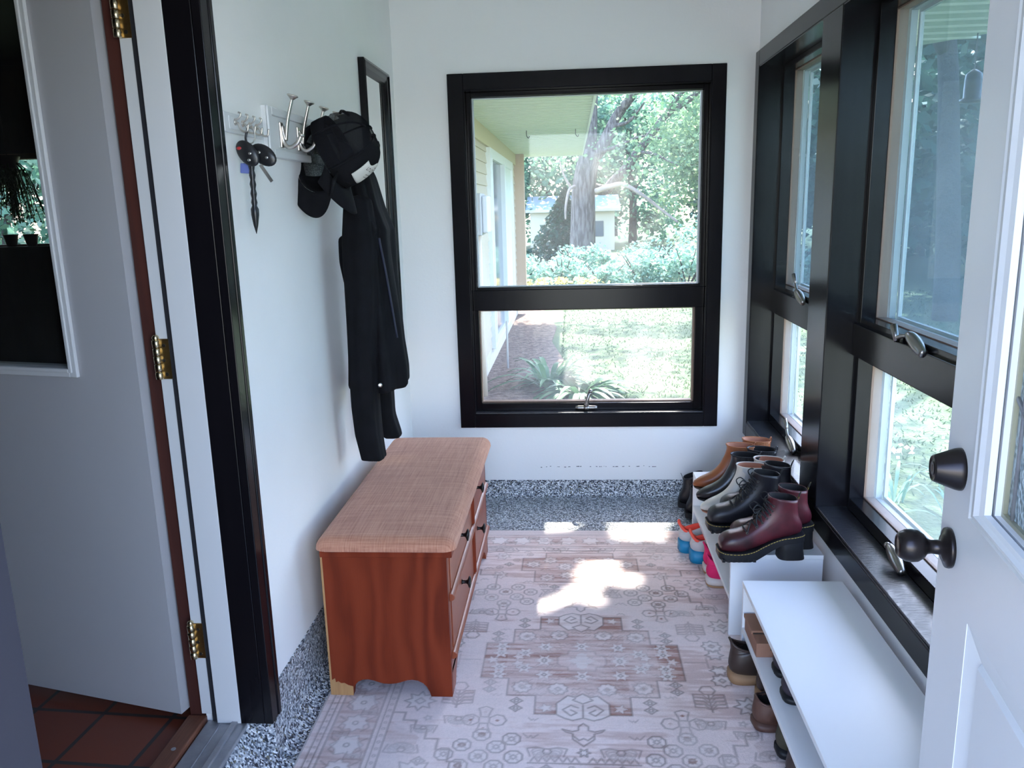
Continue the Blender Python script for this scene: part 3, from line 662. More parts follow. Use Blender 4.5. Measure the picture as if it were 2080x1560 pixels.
# ------------------------------------------------------------------ rug
def make_rug():
    st = .0035
    HU, HV = .772, 1.075
    nu, nv = int(round(HU / st)) + 1, int(round(HV / st)) + 1
    uu = np.linspace(0, HU, nu); vv = np.linspace(0, HV, nv)
    line = np.zeros((nv, nu)); brown = np.zeros((nv, nu)); pale = np.zeros((nv, nu))
    U, V = np.meshgrid(uu, vv)
    def seg(p, q, w=.0036, a=1.0, arr=line):
        x0, x1 = min(p[0], q[0]) - w, max(p[0], q[0]) + w; y0, y1 = min(p[1], q[1]) - w, max(p[1], q[1]) + w
        i0, i1 = max(0, int(x0 / st)), min(nu, int(x1 / st) + 2); j0, j1 = max(0, int(y0 / st)), min(nv, int(y1 / st) + 2)
        if i0 >= i1 or j0 >= j1: return
        X = U[j0:j1, i0:i1]; Y = V[j0:j1, i0:i1]; dx, dy = q[0] - p[0], q[1] - p[1]; l2 = dx * dx + dy * dy + 1e-12
        t = np.clip(((X - p[0]) * dx + (Y - p[1]) * dy) / l2, 0, 1)
        d = np.hypot(X - p[0] - t * dx, Y - p[1] - t * dy)
        arr[j0:j1, i0:i1] = np.maximum(arr[j0:j1, i0:i1], a * np.clip(1.25 - d / w, 0, 1))
    def poly(pts, closed=True, w=.0036, a=1.0):
        for i in range(len(pts) - (0 if closed else 1)): seg(pts[i], pts[(i + 1) % len(pts)], w, a)
    def fill(pts, arr, val):
        pts = np.array(pts); x0, y0 = pts.min(0); x1, y1 = pts.max(0)
        i0, i1 = max(0, int(x0 / st)), min(nu, int(x1 / st) + 2); j0, j1 = max(0, int(y0 / st)), min(nv, int(y1 / st) + 2)
        if i0 >= i1 or j0 >= j1: return
        X = U[j0:j1, i0:i1]; Y = V[j0:j1, i0:i1]; ins = np.zeros(X.shape, bool); n = len(pts)
        for i in range(n):
            xa, ya = pts[i]; xb, yb = pts[(i + 1) % n]
            c = ((ya > Y) != (yb > Y)) & (X < (xb - xa) * (Y - ya) / (yb - ya + 1e-12) + xa); ins ^= c
        arr[j0:j1, i0:i1][ins] = val
    def ngon(c, r, n, rot=0, sx=1, sy=1): return [(c[0] + sx * r * math.cos(rot + 2 * PI * k / n), c[1] + sy * r * math.sin(rot + 2 * PI * k / n)) for k in range(n)]
    def ring8(c, r, core=None):
        p = ngon(c, r, 8, PI / 8); poly(p); fill(p, pale, .5)
        poly(ngon(c, r * .35, 4), a=.8, w=.0035)
        for k in range(4):
            t = PI / 4 + k * PI / 2; seg((c[0] + r * .4 * math.cos(t), c[1] + r * .4 * math.sin(t)), (c[0] + r * .85 * math.cos(t), c[1] + r * .85 * math.sin(t)), .0032, .6)
        if core: fill(ngon(c, r * .5, 8), brown, core)
    def star(c, r, n=8, inn=.62, core=True, a=1.0, pv=.8, sx=1, sy=1):
        p = []
        for k in range(2 * n):
            q = r if k % 2 == 0 else r * inn
            p.append((c[0] + sx * q * math.cos(PI * k / n), c[1] + sy * q * math.sin(PI * k / n)))
        fill(p, pale, pv); fill(p, brown, 0); poly(p, a=a)
        if core:
            poly(ngon(c, r * .32, 4), a=a * .9); fill(ngon(c, r * .22, 4), brown, .8)
    def dia(c, r):
        p = [(c[0] + r, c[1]), (c[0] + r * .35, c[1] + r * .5), (c[0], c[1] + r * .9), (c[0] - r * .35, c[1] + r * .5), (c[0] - r, c[1]), (c[0] - r * .35, c[1] - r * .5), (c[0], c[1] - r * .9), (c[0] + r * .35, c[1] - r * .5)]
        fill(p, pale, .7); poly(p); poly(ngon(c, r * .35, 6), w=.0034)
    def tree(c, h, s=1):
        seg(c, (c[0], c[1] + s * h), .004)
        for k in range(4):
            y = c[1] + s * h * (.12 + .2 * k)
            for q in (-1, 1):
                pp = [(c[0], y), (c[0] + q * .018, y + s * .010), (c[0] + q * .046, y + s * .012), (c[0] + q * .046, y + s * .026), (c[0] + q * .018, y + s * .024)]
                fill(pp, brown, .45 if k % 2 else .2); poly(pp, a=.85, w=.0036)
        poly(ngon((c[0], c[1] + s * (h + .022)), .024, 6), a=.9)
    def palm(c, r, s=1):
        for k in range(7):
            t = PI * (k / 6); p = (c[0] + r * math.cos(t), c[1] + s * r * .75 * math.sin(t))
            pe = ngon(((c[0] + p[0]) / 2, (c[1] + p[1]) / 2), r * .34, 8, 0, 1, .8); poly(pe, a=.55, w=.0036); fill(pe, pale, .4)
        poly(ngon(c, r * .25, 6)); 
        for q in (-1, 1): poly([(c[0], c[1] - s * .01), (c[0] + q * r * .6, c[1] - s * r * .35), (c[0] + q * r * 1.1, c[1] - s * .012), (c[0] + q * r * .9, c[1] + s * .02)], False, a=.8)
    def cross(c, r):
        for k in range(4):
            t = k * PI / 2; q = (c[0] + r * .62 * math.cos(t), c[1] + r * .62 * math.sin(t))
            pe = [(q[0] + r * .42 * math.cos(t + j) * (1.0 if abs(math.cos(j)) > .5 else .55), q[1] + r * .42 * math.sin(t + j)) for j in [2 * PI * i / 7 for i in range(7)]]
            poly(pe, a=.85); fill(ngon(q, r * .1, 4), brown, .9)
    # borders
    for q, w_ in ((.752, .003), (.733, .0032), (.718, .0034), (.595, .0036), (.580, .0032), (.557, .0036)):
        vq = q + (HV - HU)
        seg((q, 0), (q, vq), w_, 1); seg((0, vq), (q, vq), w_, 1)
    inb = ((U < .716) & (V < .716 + HV - HU)) & ~((U < .597) & (V < .597 + HV - HU)); brown[inb] = .42
    for k in range(12):
        c = (.656, .05 + k * .098); star(c, .040 if k % 2 else .047, 6 + 2 * (k % 2), .72, False, .55, .75)
        poly(ngon(c, .008, 8), w=.003)
        cc = (.656 + (.03 if k % 2 else -.03), .05 + k * .098 + .049); palm(cc, .022, 1 if k % 2 else -1)
        for q in (-1, 1): poly([(.656 + q * .052, c[1] - .03), (.656 + q * .03, c[1] - .012), (.656 + q * .045, c[1] + .02), (.656 + q * .025, c[1] + .038)], False, .0036, .7)
    for k in range(7):
        c = (.05 + k * .1, .656 + HV - HU); star(c, .042, 7, .7, False, .55, .75); cc = (c[0] + .05, c[1] + (.025 if k % 2 else -.02)); palm(cc, .024, 1 if k % 2 else -1)
    for k in range(40): poly(ngon((.742, .02 + k * .029), .004, 5), w=.0028, a=.6); poly(ngon((.569, .02 + k * .029), .005, 5), w=.0028, a=.7)
    # central stepped medallion
    md = [(0, 0), (.318, 0), (.318, .105), (.230, .105), (.230, .195), (.142, .195), (.142, .285), (0, .285)]
    fill(md, brown, .62)
    poly([(.318, 0), (.318, .105), (.230, .105), (.230, .195), (.142, .195), (.142, .285), (.078, .285)], False)
    fill([(.23, .112), (.142, .112), (.142, .19), (.23, .19)], brown, .38); fill([(.0, .16), (.14, .16), (.14, .20), (0, .20)], brown, .40)
    fill([(.242, 0), (.316, 0), (.316, .10), (.242, .10)], brown, .85); fill([(.08, .262), (.14, .262), (.14, .284), (.08, .284)], brown, .95)
    oc = [(0, .182), (.022, .200), (.045, .192), (.078, .232), (.078, .285), (.055, .302), (.03, .312), (0, .300)]
    fill(oc, brown, 0); fill(oc, pale, .6); poly(oc, False)
    poly([(.0, .232), (.03, .214), (.022, .206)], False); poly([(.0, .24), (.0, .30)], False)
    poly([(.014, .252), (.035, .240), (.060, .262), (.036, .290), (.018, .276), (.036, .262)], False)
    ce = [(0, .058), (.042, .058), (.046, .036), (.066, .034), (.078, .018), (.078, 0)]
    fill([(0, 0), (.078, 0), (.078, .018), (.066, .034), (.046, .036), (.042, .058), (0, .058)], brown, .35); poly(ce, False, .0045, .5)
    fill([(0, 0), (.05, 0), (.022, .012), (.014, .04), (0, .048)], pale, .9)
    for q in ((.122, .004), (.265, .04), (.265, .082), (.185, .044), (.12, .082), (.0, .088)): star(q, .030, 6, .5, False, .25, 1.0); poly(ngon(q, .008, 4), w=.0034)
    for q in ((.075, .158), (.185, .150)): star(q, .032, 9, .8, True, .7, .6)
    for q in ((.11, .255), (.205, .02), (.29, .0)): star(q, .022, 5, .5, False, .4, .8)
    # field
    for q in ((.285, .128), (.285, .165), (.198, .222), (.198, .258), (.10, .52), (.445, .50), (.29, .72)): dia(q, .019)
    star((.487, .232), .048, 8, .6); star((.43, .10), .034, 8, .75); star((.43, .045), .03, 6, .6, False)
    tree((.375, .26), .085, -1); cross((.285, .318), .062); palm((.36, .315), .040, 1); palm((.455, .36), .035, 1)
    for i, q in enumerate(((.20, .40), (.285, .385), (.24, .435), (.335, .43), (.19, .475), (.285, .475), (.24, .515), (.335, .515), (.38, .47))):
        ring8(q, .026, .8 if i % 2 else None)
    # vase on the long axis
    poly([(0, .325), (.014, .340), (.014, .356), (.032, .362), (.060, .352), (.050, .364), (.03, .372), (.03, .395), (.0, .425)], False)
    poly([(.03, .38), (.012, .40), (0, .392)], False); star((0, .452), .018, 6, .5, False)
    for k in range(6): poly([(.012 + k * .022, .492), (.024 + k * .022, .472), (.034 + k * .022, .492)], False, a=.8)
    seg((0, .497), (.15, .497)); palm((.10, .45), .05, 1)
    # stepped corner line
    pts = [(.557, .290)]
    for k in range(6):
        pts += [(pts[-1][0] - .038, pts[-1][1]), (pts[-1][0] - .038, pts[-1][1] + .036 + .003 * k)]
    poly(pts, False, .0045); poly([(pts[-1][0], pts[-1][1]), (pts[-1][0], .62), (.40, .62), (.40, .67), (.48, .67), (.48, .72), (.556, .72)], False)
    star((.455, .545), .055, 8, .62, True, .8, .6); palm((.50, .455), .045, -1); star((.53, .62), .03, 6, .5, False, .7)
    fill([(.46, .40), (.556, .33), (.556, .42), (.47, .47)], brown, .35)
    poly([(.33, 0), (.40, 0), (.40, .03), (.50, .03), (.50, .09), (.556, .09)], False, a=.6)
    # end medallion
    fill([(0, .56), (.18, .56), (.18, .66), (.235, .66), (.235, .78), (.14, .78), (.14, .83), (0, .83)], brown, .50)
    poly([(.0, .56), (.18, .56), (.18, .66), (.235, .66), (.235, .78), (.14, .78), (.14, .83), (.0, .83)], False, a=.8)
    for q in ((.05, .62), (.13, .60), (.06, .70), (.19, .72), (.12, .76), (.0, .76)): star(q, .034, 8, .66, True, .6, .7)
    for q in ((.32, .62), (.32, .80), (.42, .78), (.50, .80)): star(q, .034, 7, .6, True, .6, .7)
    palm((.34, .86), .075, 1); palm((.10, .87), .05, -1); fill([(.26, .84), (.44, .84), (.40, .89), (.30, .89)], brown, .3)
    poly([(.08, .84), (.08, .865), (.11, .865), (0, .845)], False); seg((.24, .81), (.55, .81), a=.5)
    rq = random.Random(12)
    for k in range(90):
        q = (rq.uniform(.02, .53), rq.uniform(.30, 1.0)); r = rq.uniform(.009, .017); t = rq.random()
        i0, j0 = int(q[0] / st), int(q[1] / st)
        if line[max(0, j0 - 4):j0 + 5, max(0, i0 - 4):i0 + 5].max() > .3: continue
        if t < .4: poly(ngon(q, r, 6, rq.random()), a=.65, w=.0030); poly(ngon(q, r * .4, 4), a=.6, w=.0028)
        elif t < .7: poly([(q[0] - r * 1.4, q[1]), (q[0] - r * .4, q[1] + r), (q[0], q[1] + r * .3), (q[0] + r * .5, q[1] + r), (q[0] + r * 1.5, q[1] - r * .3)], False, .0030, .65)
        else: star(q, r * 1.3, 5, .5, False, .6, .5)
    for k in range(60):
        q = (rq.uniform(.01, .31), rq.uniform(.005, .19)); r = rq.uniform(.006, .012)
        poly([(q[0] - r, q[1]), (q[0], q[1] + r), (q[0] + r, q[1] + r * .2), (q[0] + r * 1.6, q[1] + r)], False, .0028, .45)
    full = lambda A: np.concatenate([np.concatenate([A[::-1, ::-1], A[::-1, 1:]], 1), np.concatenate([A[1:, ::-1], A[1:, 1:]], 1)], 0)
    Lf, Bf, Pf = full(line), full(brown), full(pale)
    rng = np.random.RandomState(3); nV, nU = Lf.shape
    def vn(cu, cv):
        g = rng.rand(cv + 2, cu + 2); x = np.linspace(0, cu, nU); y = np.linspace(0, cv, nV)
        i = np.minimum(x.astype(int), cu); j = np.minimum(y.astype(int), cv); fx_ = x - i; fy_ = y - j
        fx_ = fx_ * fx_ * (3 - 2 * fx_); fy_ = fy_ * fy_ * (3 - 2 * fy_)
        a = g[j][:, i]; b = g[j][:, i + 1]; c = g[j + 1][:, i]; d = g[j + 1][:, i + 1]
        return (a * (1 - fx_) + b * fx_) * (1 - fy_)[:, None] + (c * (1 - fx_) + d * fx_) * fy_[:, None]
    streak = .5 * vn(9, 160) + .3 * vn(22, 300) + .2 * vn(60, 420)
    blob = .6 * vn(7, 10) + .4 * vn(19, 26); grain = rng.rand(nV, nU)
    bl = np.clip(Bf * np.clip(.30 + 2.6 * (streak - .36) + .9 * (blob - .45), .22, 1.7), 0, 1)
    bl = np.maximum(bl, np.clip((streak * .55 + blob * .45 - .53) * 3.0, 0, .48))
    pl_ = Pf * np.clip(.3 + 1.2 * (1 - streak), 0, 1)
    ln = Lf * np.clip(.55 + .9 * (blob - .2), .3, 1)
    c0 = np.array([.80, .675, .655]); cb = np.array([.365, .190, .150]); cp = np.array([.78, .72, .70]); cl = np.array([.17, .115, .10])
    colr = c0[None, None] * (1 + .16 * (blob - .5) + .14 * (streak - .5) + .10 * (grain - .5))[..., None]
    colr = colr * (1 - bl[..., None]) + cb * bl[..., None]
    colr = colr * (1 - .75 * pl_[..., None]) + cp * .75 * pl_[..., None]
    colr = colr * (1 - .74 * ln[..., None]) + cl * .74 * ln[..., None]
    edge = np.zeros((nV, nU), bool)
    x = np.linspace(-HU, HU, nU); y = np.linspace(-HV, HV, nV); XX, YY = np.meshgrid(x, y)
    co = np.stack([XX, YY, np.full_like(XX, .0045) + .0006 * grain], -1).reshape(-1, 3)
    idx = np.arange(nU * nV).reshape(nV, nU)
    q = np.stack([idx[:-1, :-1], idx[:-1, 1:], idx[1:, 1:], idx[1:, :-1]], -1).reshape(-1, 4)
    # skirt down to the floor
    bord = np.concatenate([idx[0, :], idx[1:, -1], idx[-1, -2::-1], idx[-2:0:-1, 0]]); nb = len(bord)
    sk = co[bord].copy(); sk[:, 2] = .0004; base = len(co); co = np.concatenate([co, sk])
    b2 = np.roll(bord, -1); s2 = np.roll(np.arange(nb), -1)
    q = np.concatenate([q, np.stack([b2, bord, base + np.arange(nb), base + s2], -1)])
    cols = np.ones((len(co), 4)); cols[:base, :3] = colr.reshape(-1, 3); cols[base:, :3] = colr.reshape(-1, 3)[bord]
    me = bpy.data.meshes.new('rug'); me.vertices.add(len(co)); me.vertices.foreach_set('co', co.ravel())
    me.loops.add(len(q) * 4); me.loops.foreach_set('vertex_index', q.ravel()); me.polygons.add(len(q)); me.polygons.foreach_set('loop_start', np.arange(len(q)) * 4)
    me.update(calc_edges=True); me.validate()
    at = me.color_attributes.new('pattern', 'FLOAT_COLOR', 'POINT'); at.data.foreach_set('color', cols.ravel())
    m, nt, out = nt_new('distressed_rug_pile'); b = N(nt, 'ShaderNodeBsdfPrincipled'); L(nt, b.outputs[0], out.inputs[0])
    a_ = N(nt, 'ShaderNodeAttribute'); a_.attribute_name = 'pattern'; L(nt, a_.outputs['Color'], b.inputs['Base Color']); b.inputs['Roughness'].default_value = .95
    b.inputs['Sheen Weight'].default_value = .1; bump(nt, noise(nt, coords(nt), 320, 3), .5, .003, b)
    me.materials.append(m)
    o = bpy.data.objects.new('rug', me); COL.objects.link(o); o.location = (.018, 2.375, 0)
    mb = MB()
    for a in ((-HU - .003, HU + .003, -HV - .003, -HV + .002), (-HU - .003, HU + .003, HV - .002, HV + .003), (-HU - .003, -HU + .002, -HV, HV), (HU - .002, HU + .003, -HV, HV)): mb.box(*a, .0003, .0056)
    mb.build('edge_binding', pmat('pale_rug_binding', (.52, .47, .46), .9), o)
    return tag(o, 'faded pale rug with brown stepped medallions and fine line flowers on the porch floor', 'rug')
make_rug()
RUGZ = .0055

# ------------------------------------------------------------------ storage bench
bx = thing('storage_bench', 'red stained wooden chest bench with a tan woven cushion under the hanging coat', 'bench', (-.743, 2.165, RUGZ))
BD, BL, BH = .369, 1.055, .455         # depth (x), length (y), height
def arch():
    p = [(0, 0), (.064, 0)]
    p += [(.064 + .003, .022), (.072, .036), (.082, .046), (.096, .053), (.112, .054), (.128, .051), (.145, .045), (.160, .041), (.178, .040), (.198, .042), (.215, .047), (.232, .053), (.248, .055), (.266, .052), (.281, .044), (.292, .032), (.300, .016), (.304, 0)]
    return p + [(BD, 0), (BD, BH), (0, BH)]
for y0 in (0, BL - .020):
    e_ = MB().prism(arch(), lambda u, v, a: (u, a, v), y0, y0 + .020).build('side_panel', 'cedar', bx)
MB().box(-.006, .0, 0, BL, 0, BH).build('back_edge', 'pale_wood', bx)
rp = MB(); rz_ = [(-.0005, 0), (.0645, 0), (.0648, .030), (.050, .034), (.038, .041), (.028, .040), (.020, .046), (.012, .043), (.010, .056), (-.0005, .050)]
rp.prism(rz_, lambda u, v, a: (u, a, v), -.0012, .0); rp.build('bare_foot_patch', 'pale_wood', bx)['label'] = 'bare unstained corner of the foot'
fp = [(.02, 0), (.075, 0), (.082, .018), (.095, .036), (.115, .046), (.14, .062), (.16, .066), (BL - .16, .066), (BL - .14, .062), (BL - .115, .046), (BL - .095, .036), (BL - .082, .018), (BL - .075, 0), (BL - .02, 0), (BL - .02, BH), (.02, BH)]
MB().prism(fp, lambda u, v, a: (a, u, v), BD - .018, BD).build('front_panel', 'cedar_front', bx)
MB().box(0, .012, .02, BL - .02, .06, BH).build('back_panel', 'cedar', bx)
MB().box(.0, BD, .02, BL - .02, .070, .085).build('bottom_panel', 'cedar', bx)
MB().box(-.004, BD + .018, -.010, BL + .010, BH, BH + .022).build('lid_board', 'cedar', bx, bevel=.003)
def halfround(r, a0, a1, axis, c):
    pr_ = [(r * 1.25 * math.sin(PI * k / 10), -r * math.cos(PI * k / 10)) for k in range(11)]
    if axis == 'y': return MB().prism(pr_, lambda u, v, a: (BD + u, a, c + v), a0, a1)
    return MB().prism(pr_, lambda u, v, a: (BD + u, c + v, a), a0, a1)
for zc in (.312, .122): halfround(.0125, .028, BL - .028, 'y', zc).build('front_molding', 'cedar_front', bx, bevel=.001)
for z0, z1 in ((.325, .44), (.135, .300)): halfround(.010, z0, z1, 'z', .575).build('center_stile', 'cedar', bx)
for (y0, y1) in ((.045, .56), (.59, BL - .045)):
    for (z0, z1), zk in (((.328, .448), .412), ((.138, .296), .248)):
        dr = MB().box(BD, BD + .003, y0, y1, z0, z1).build('drawer_front', 'cedar_front', bx, bevel=.002)
        yk = .262 if y0 < .3 else .712
        k_ = MB().lathe([(.009, 0), (.006, .004), (.0055, .014), (.008, .019), (.017, .023), (.020, .025), (.019, .028), (.010, .031), (.001, .032)], (BD + .003, yk, zk), (1, 0, 0), 22)
        k_.build('knob', 'knob', dr, smooth=True)
mb = MB(); nu, nv = 30, 70; x0, x1, y0, y1 = -.020, BD + .030, -.018, BL + .018
def cush(i, j):
    u = -1 + 2 * i / nu; v = -1 + 2 * j / nv
    u = math.copysign(1 - (1 - abs(u)) ** 1.7, u); v = math.copysign(1 - (1 - abs(v)) ** 2.3, v)
    cx, cyy = (x0 + x1) / 2, (y0 + y1) / 2; hx, hy = (x1 - x0) / 2, (y1 - y0) / 2
    # rounded corners in plan
    ax_, ay_ = u * hx, v * hy; rc = .035
    qx, qy = abs(ax_) - (hx - rc), abs(ay_) - (hy - rc)
    if qx > 0 and qy > 0:
        l_ = math.hypot(qx, qy); m_ = max(qx, qy); s_ = m_ / l_
        ax_ = math.copysign(hx - rc + qx * s_, ax_); ay_ = math.copysign(hy - rc + qy * s_, ay_)
    d_ = min(hx - abs(ax_), hy - abs(ay_))
    qx, qy = abs(ax_) - (hx - rc), abs(ay_) - (hy - rc)
    if qx > 0 and qy > 0: d_ = rc - math.hypot(qx, qy)
    d_ = max(d_, 0); R_ = .034
    z = .022 + (math.sqrt(max(0, 1 - (1 - min(d_, R_) / R_) ** 2)) * R_)
    z += .010 * (1 - u ** 4) * (1 - v ** 6) * min(1, d_ / R_)
    return (cx + ax_, cyy + ay_, BH + z)
g = [[cush(i, j) for i in range(nu + 1)] for j in range(nv + 1)]
vs = [p for r in g for p in r]; fs = [(j * (nu + 1) + i, j * (nu + 1) + i + 1, (j + 1) * (nu + 1) + i + 1, (j + 1) * (nu + 1) + i) for j in range(nv) for i in range(nu)]
mb.add(vs, fs)
bord = [(i, 0) for i in range(nu + 1)] + [(nu, j) for j in range(1, nv + 1)] + [(i, nv) for i in range(nu - 1, -1, -1)] + [(0, j) for j in range(nv - 1, 0, -1)]
top = [g[j][i] for i, j in bord]; cxx, cyy = (x0 + x1) / 2, (y0 + y1) / 2
low = [(p[0] * .985 + cxx * .015, p[1] * .99 + cyy * .01, BH + .019) for p in top]
mb.rings([top, low], True, False, True); mb.build('cushion', 'weave', bx, smooth=True)

# ------------------------------------------------------------------ mirror
mr = thing('wall_mirror', 'tall black framed mirror on the wall behind the coat', 'mirror', (XL, 3.265, .85))
mw_, mh_ = .447, 1.178
def mf(x, y, z): return (x, y, z)
pf = [(.0, .0), (.0, .024), (.010, .028), (.016, .022), (.030, .020), (.042, .014), (.050, .006), (.050, .0)]
rs = []
for (sy_, sz_) in ((0, 0), (1, 0), (1, 1), (0, 1)):
    rs.append([(h_ + .001, (mw_ - q) if sy_ else q, (mh_ - q) if sz_ else q) for q, h_ in pf])
rs.append(rs[0]); MB().rings(rs, True, False, False).build('mirror_frame', 'black', mr)
MB().box(.002, .005, .046, mw_ - .046, .046, mh_ - .046).build('mirror_glass', 'mirror', mr)

# ------------------------------------------------------------------ hook boards
cr = thing('coat_rack', 'white wooden board with five nickel coat hooks above the bench', 'coat rack', (XL, 2.195, 1.597))
mb = MB(); mb.box(0, .010, 0, .80, 0, .132); mb.frame(0, .80, 0, .132, (.026, .026, .018, .018), 0, 1)
mb = MB().box(0, .012, .0, .80, 0, .132)
mb.build('backboard', 'white_trim', cr)
mb = MB()
for y0, y1, z0, z1 in ((0, .03, 0, .132), (.77, .80, 0, .132), (.03, .77, 0, .022), (.03, .77, .110, .132)): mb.box(.012, .019, y0, y1, z0, z1)
mb.build('raised_border', 'white_trim', cr, bevel=.003)
def coat_hook(yc):
    h = MB().box(.012, .017, yc - .012, yc + .012, .030, .098).build('hook', 'nickel', cr, bevel=.002)
    mb = MB()
    mb.tube(bez([(.018, yc, .088), (.022, yc, .06), (.026, yc, .052), (.034, yc, .10), (.052, yc, .160)], 6), [.0065] * 10 + [.0055] * 15, 10, flat=.8)
    mb.lathe([(.0055, 0), (.009, .004), (.0155, .009), (.016, .011), (.013, .013), (.001, .0135)], (.0515, yc, .157), (.28, 0, 1), 18)
    mb.tube(bez([(.018, yc, .084), (.019, yc, .045), (.034, yc, .030), (.056, yc, .040), (.068, yc, .060)], 6), [.006] * 25, 10)
    mb.lathe([(.0055, 0), (.0085, .003), (.0105, .006), (.0085, .009), (.001, .0095)], (.0675, yc, .058), (.6, 0, 1), 14)
    mb.build('hook_arm', 'nickel', h, smooth=True)
for k in range(5): coat_hook(.105 + k * .145)
kr = thing('key_rack', 'small white key board with a row of little nickel hooks', 'key rack', (XL, 1.930, 1.640))
MB().box(0, .010, 0, .245, 0, .046).build('backboard', 'white_trim', kr, bevel=.002)
MB().box(.010, .012, .022, .223, .008, .038).build('raised_panel', 'white_trim', kr, bevel=.001)
for k in range(4):
    y = .055 + .045 * k
    mb = MB().lathe([(.008, 0), (.008, .002), (.003, .004)], (.012, y, .026), (1, 0, 0), 12)
    mb.tube(bez([(.012, y, .026), (.020, y, .022), (.026, y, .006), (.040, y, .004), (.044, y, .020)], 5), .0026, 8)
    mb.tube(bez([(.012, y, .030), (.022, y, .034), (.028, y, .044), (.022, y, .048)], 5), .0022, 8)
    mb.build('hook', 'nickel', kr, smooth=True)
# keys
ky = thing('key_ring', 'bunch of keys with two black fobs and a black spiked stick under the key board', 'keys', (XL + .042, 1.992, 1.650))
MB().tube([(.0 + .012 * math.cos(t), .004, -.016 + .018 * math.sin(t)) for t in [2 * PI * k / 20 for k in range(20)]], .0012, 6, closed=True).build('split_ring', 'key_metal', ky, smooth=True)
MB().tube(bez([(-.002, 0, 0.002), (-.008, -.004, -.02), (-.006, -.006, -.04)], 5), .003, 8).build('strap', 'fob', ky, smooth=True)
def fob(T, nm, btn, tagred):
    mb = MB(); n = 24
    mb.ball((0, 0, 0), .023, .0085, .035, 20, 12, 0, T)
    o = mb.build('car_fob', 'fob', ky, smooth=True)
    b = MB()
    for q in btn: b.ball(T @ Vector((q[0], -.0075, q[1])), .0045, .002, .0035, 10, 6)
    b.build('fob_button', 'key_metal', o, smooth=True)
    if tagred: MB().ball(T @ Vector((-.006, -.0062, .020)), .007, .0022, .004, 10, 6).build('red_button', 'red', o, smooth=True)
fob(Matrix.Translation((-.004, -.012, -.058)) @ Matrix.Rotation(math.radians(-38), 4, 'Y'), 'a', ((.006, -.006), (-.006, -.016)), True)
fob(Matrix.Translation((.030, .002, -.062)) @ Matrix.Rotation(math.radians(-55), 4, 'Y'), 'b', ((.0, .010), (.0, -.012)), False)
prof = [(.0055, 0), (.0075, -.006)]
for k in range(4): prof += [(.0078, -.010 - k * .022), (.0056, -.020 - k * .022), (.0078, -.030 - k * .022)]
prof += [(.0058, -.104), (.0098, -.112), (.0096, -.126), (.006, -.150), (.0005, -.172)]
MB().lathe([(r, h) for r, h in reversed(prof)], (0, -.004, -.078), (0.02, 0, 1), 14).build('spiked_stick', 'fob', ky, smooth=True)
kb = MB().box(-.004, .004, -.001, .001, -.048, 0, T=Matrix.Translation((.022, -.004, -.085)) @ Matrix.Rotation(math.radians(-32), 4, 'Y'))
kb.build('key', 'key_metal', ky)
MB().box(-.012, .012, -.002, .002, -.012, .012, T=Matrix.Translation((-.020, .004, -.092)) @ Matrix.Rotation(.1, 4, 'Y')).build('blue_tag', 'blue_tag', ky, bevel=.002)

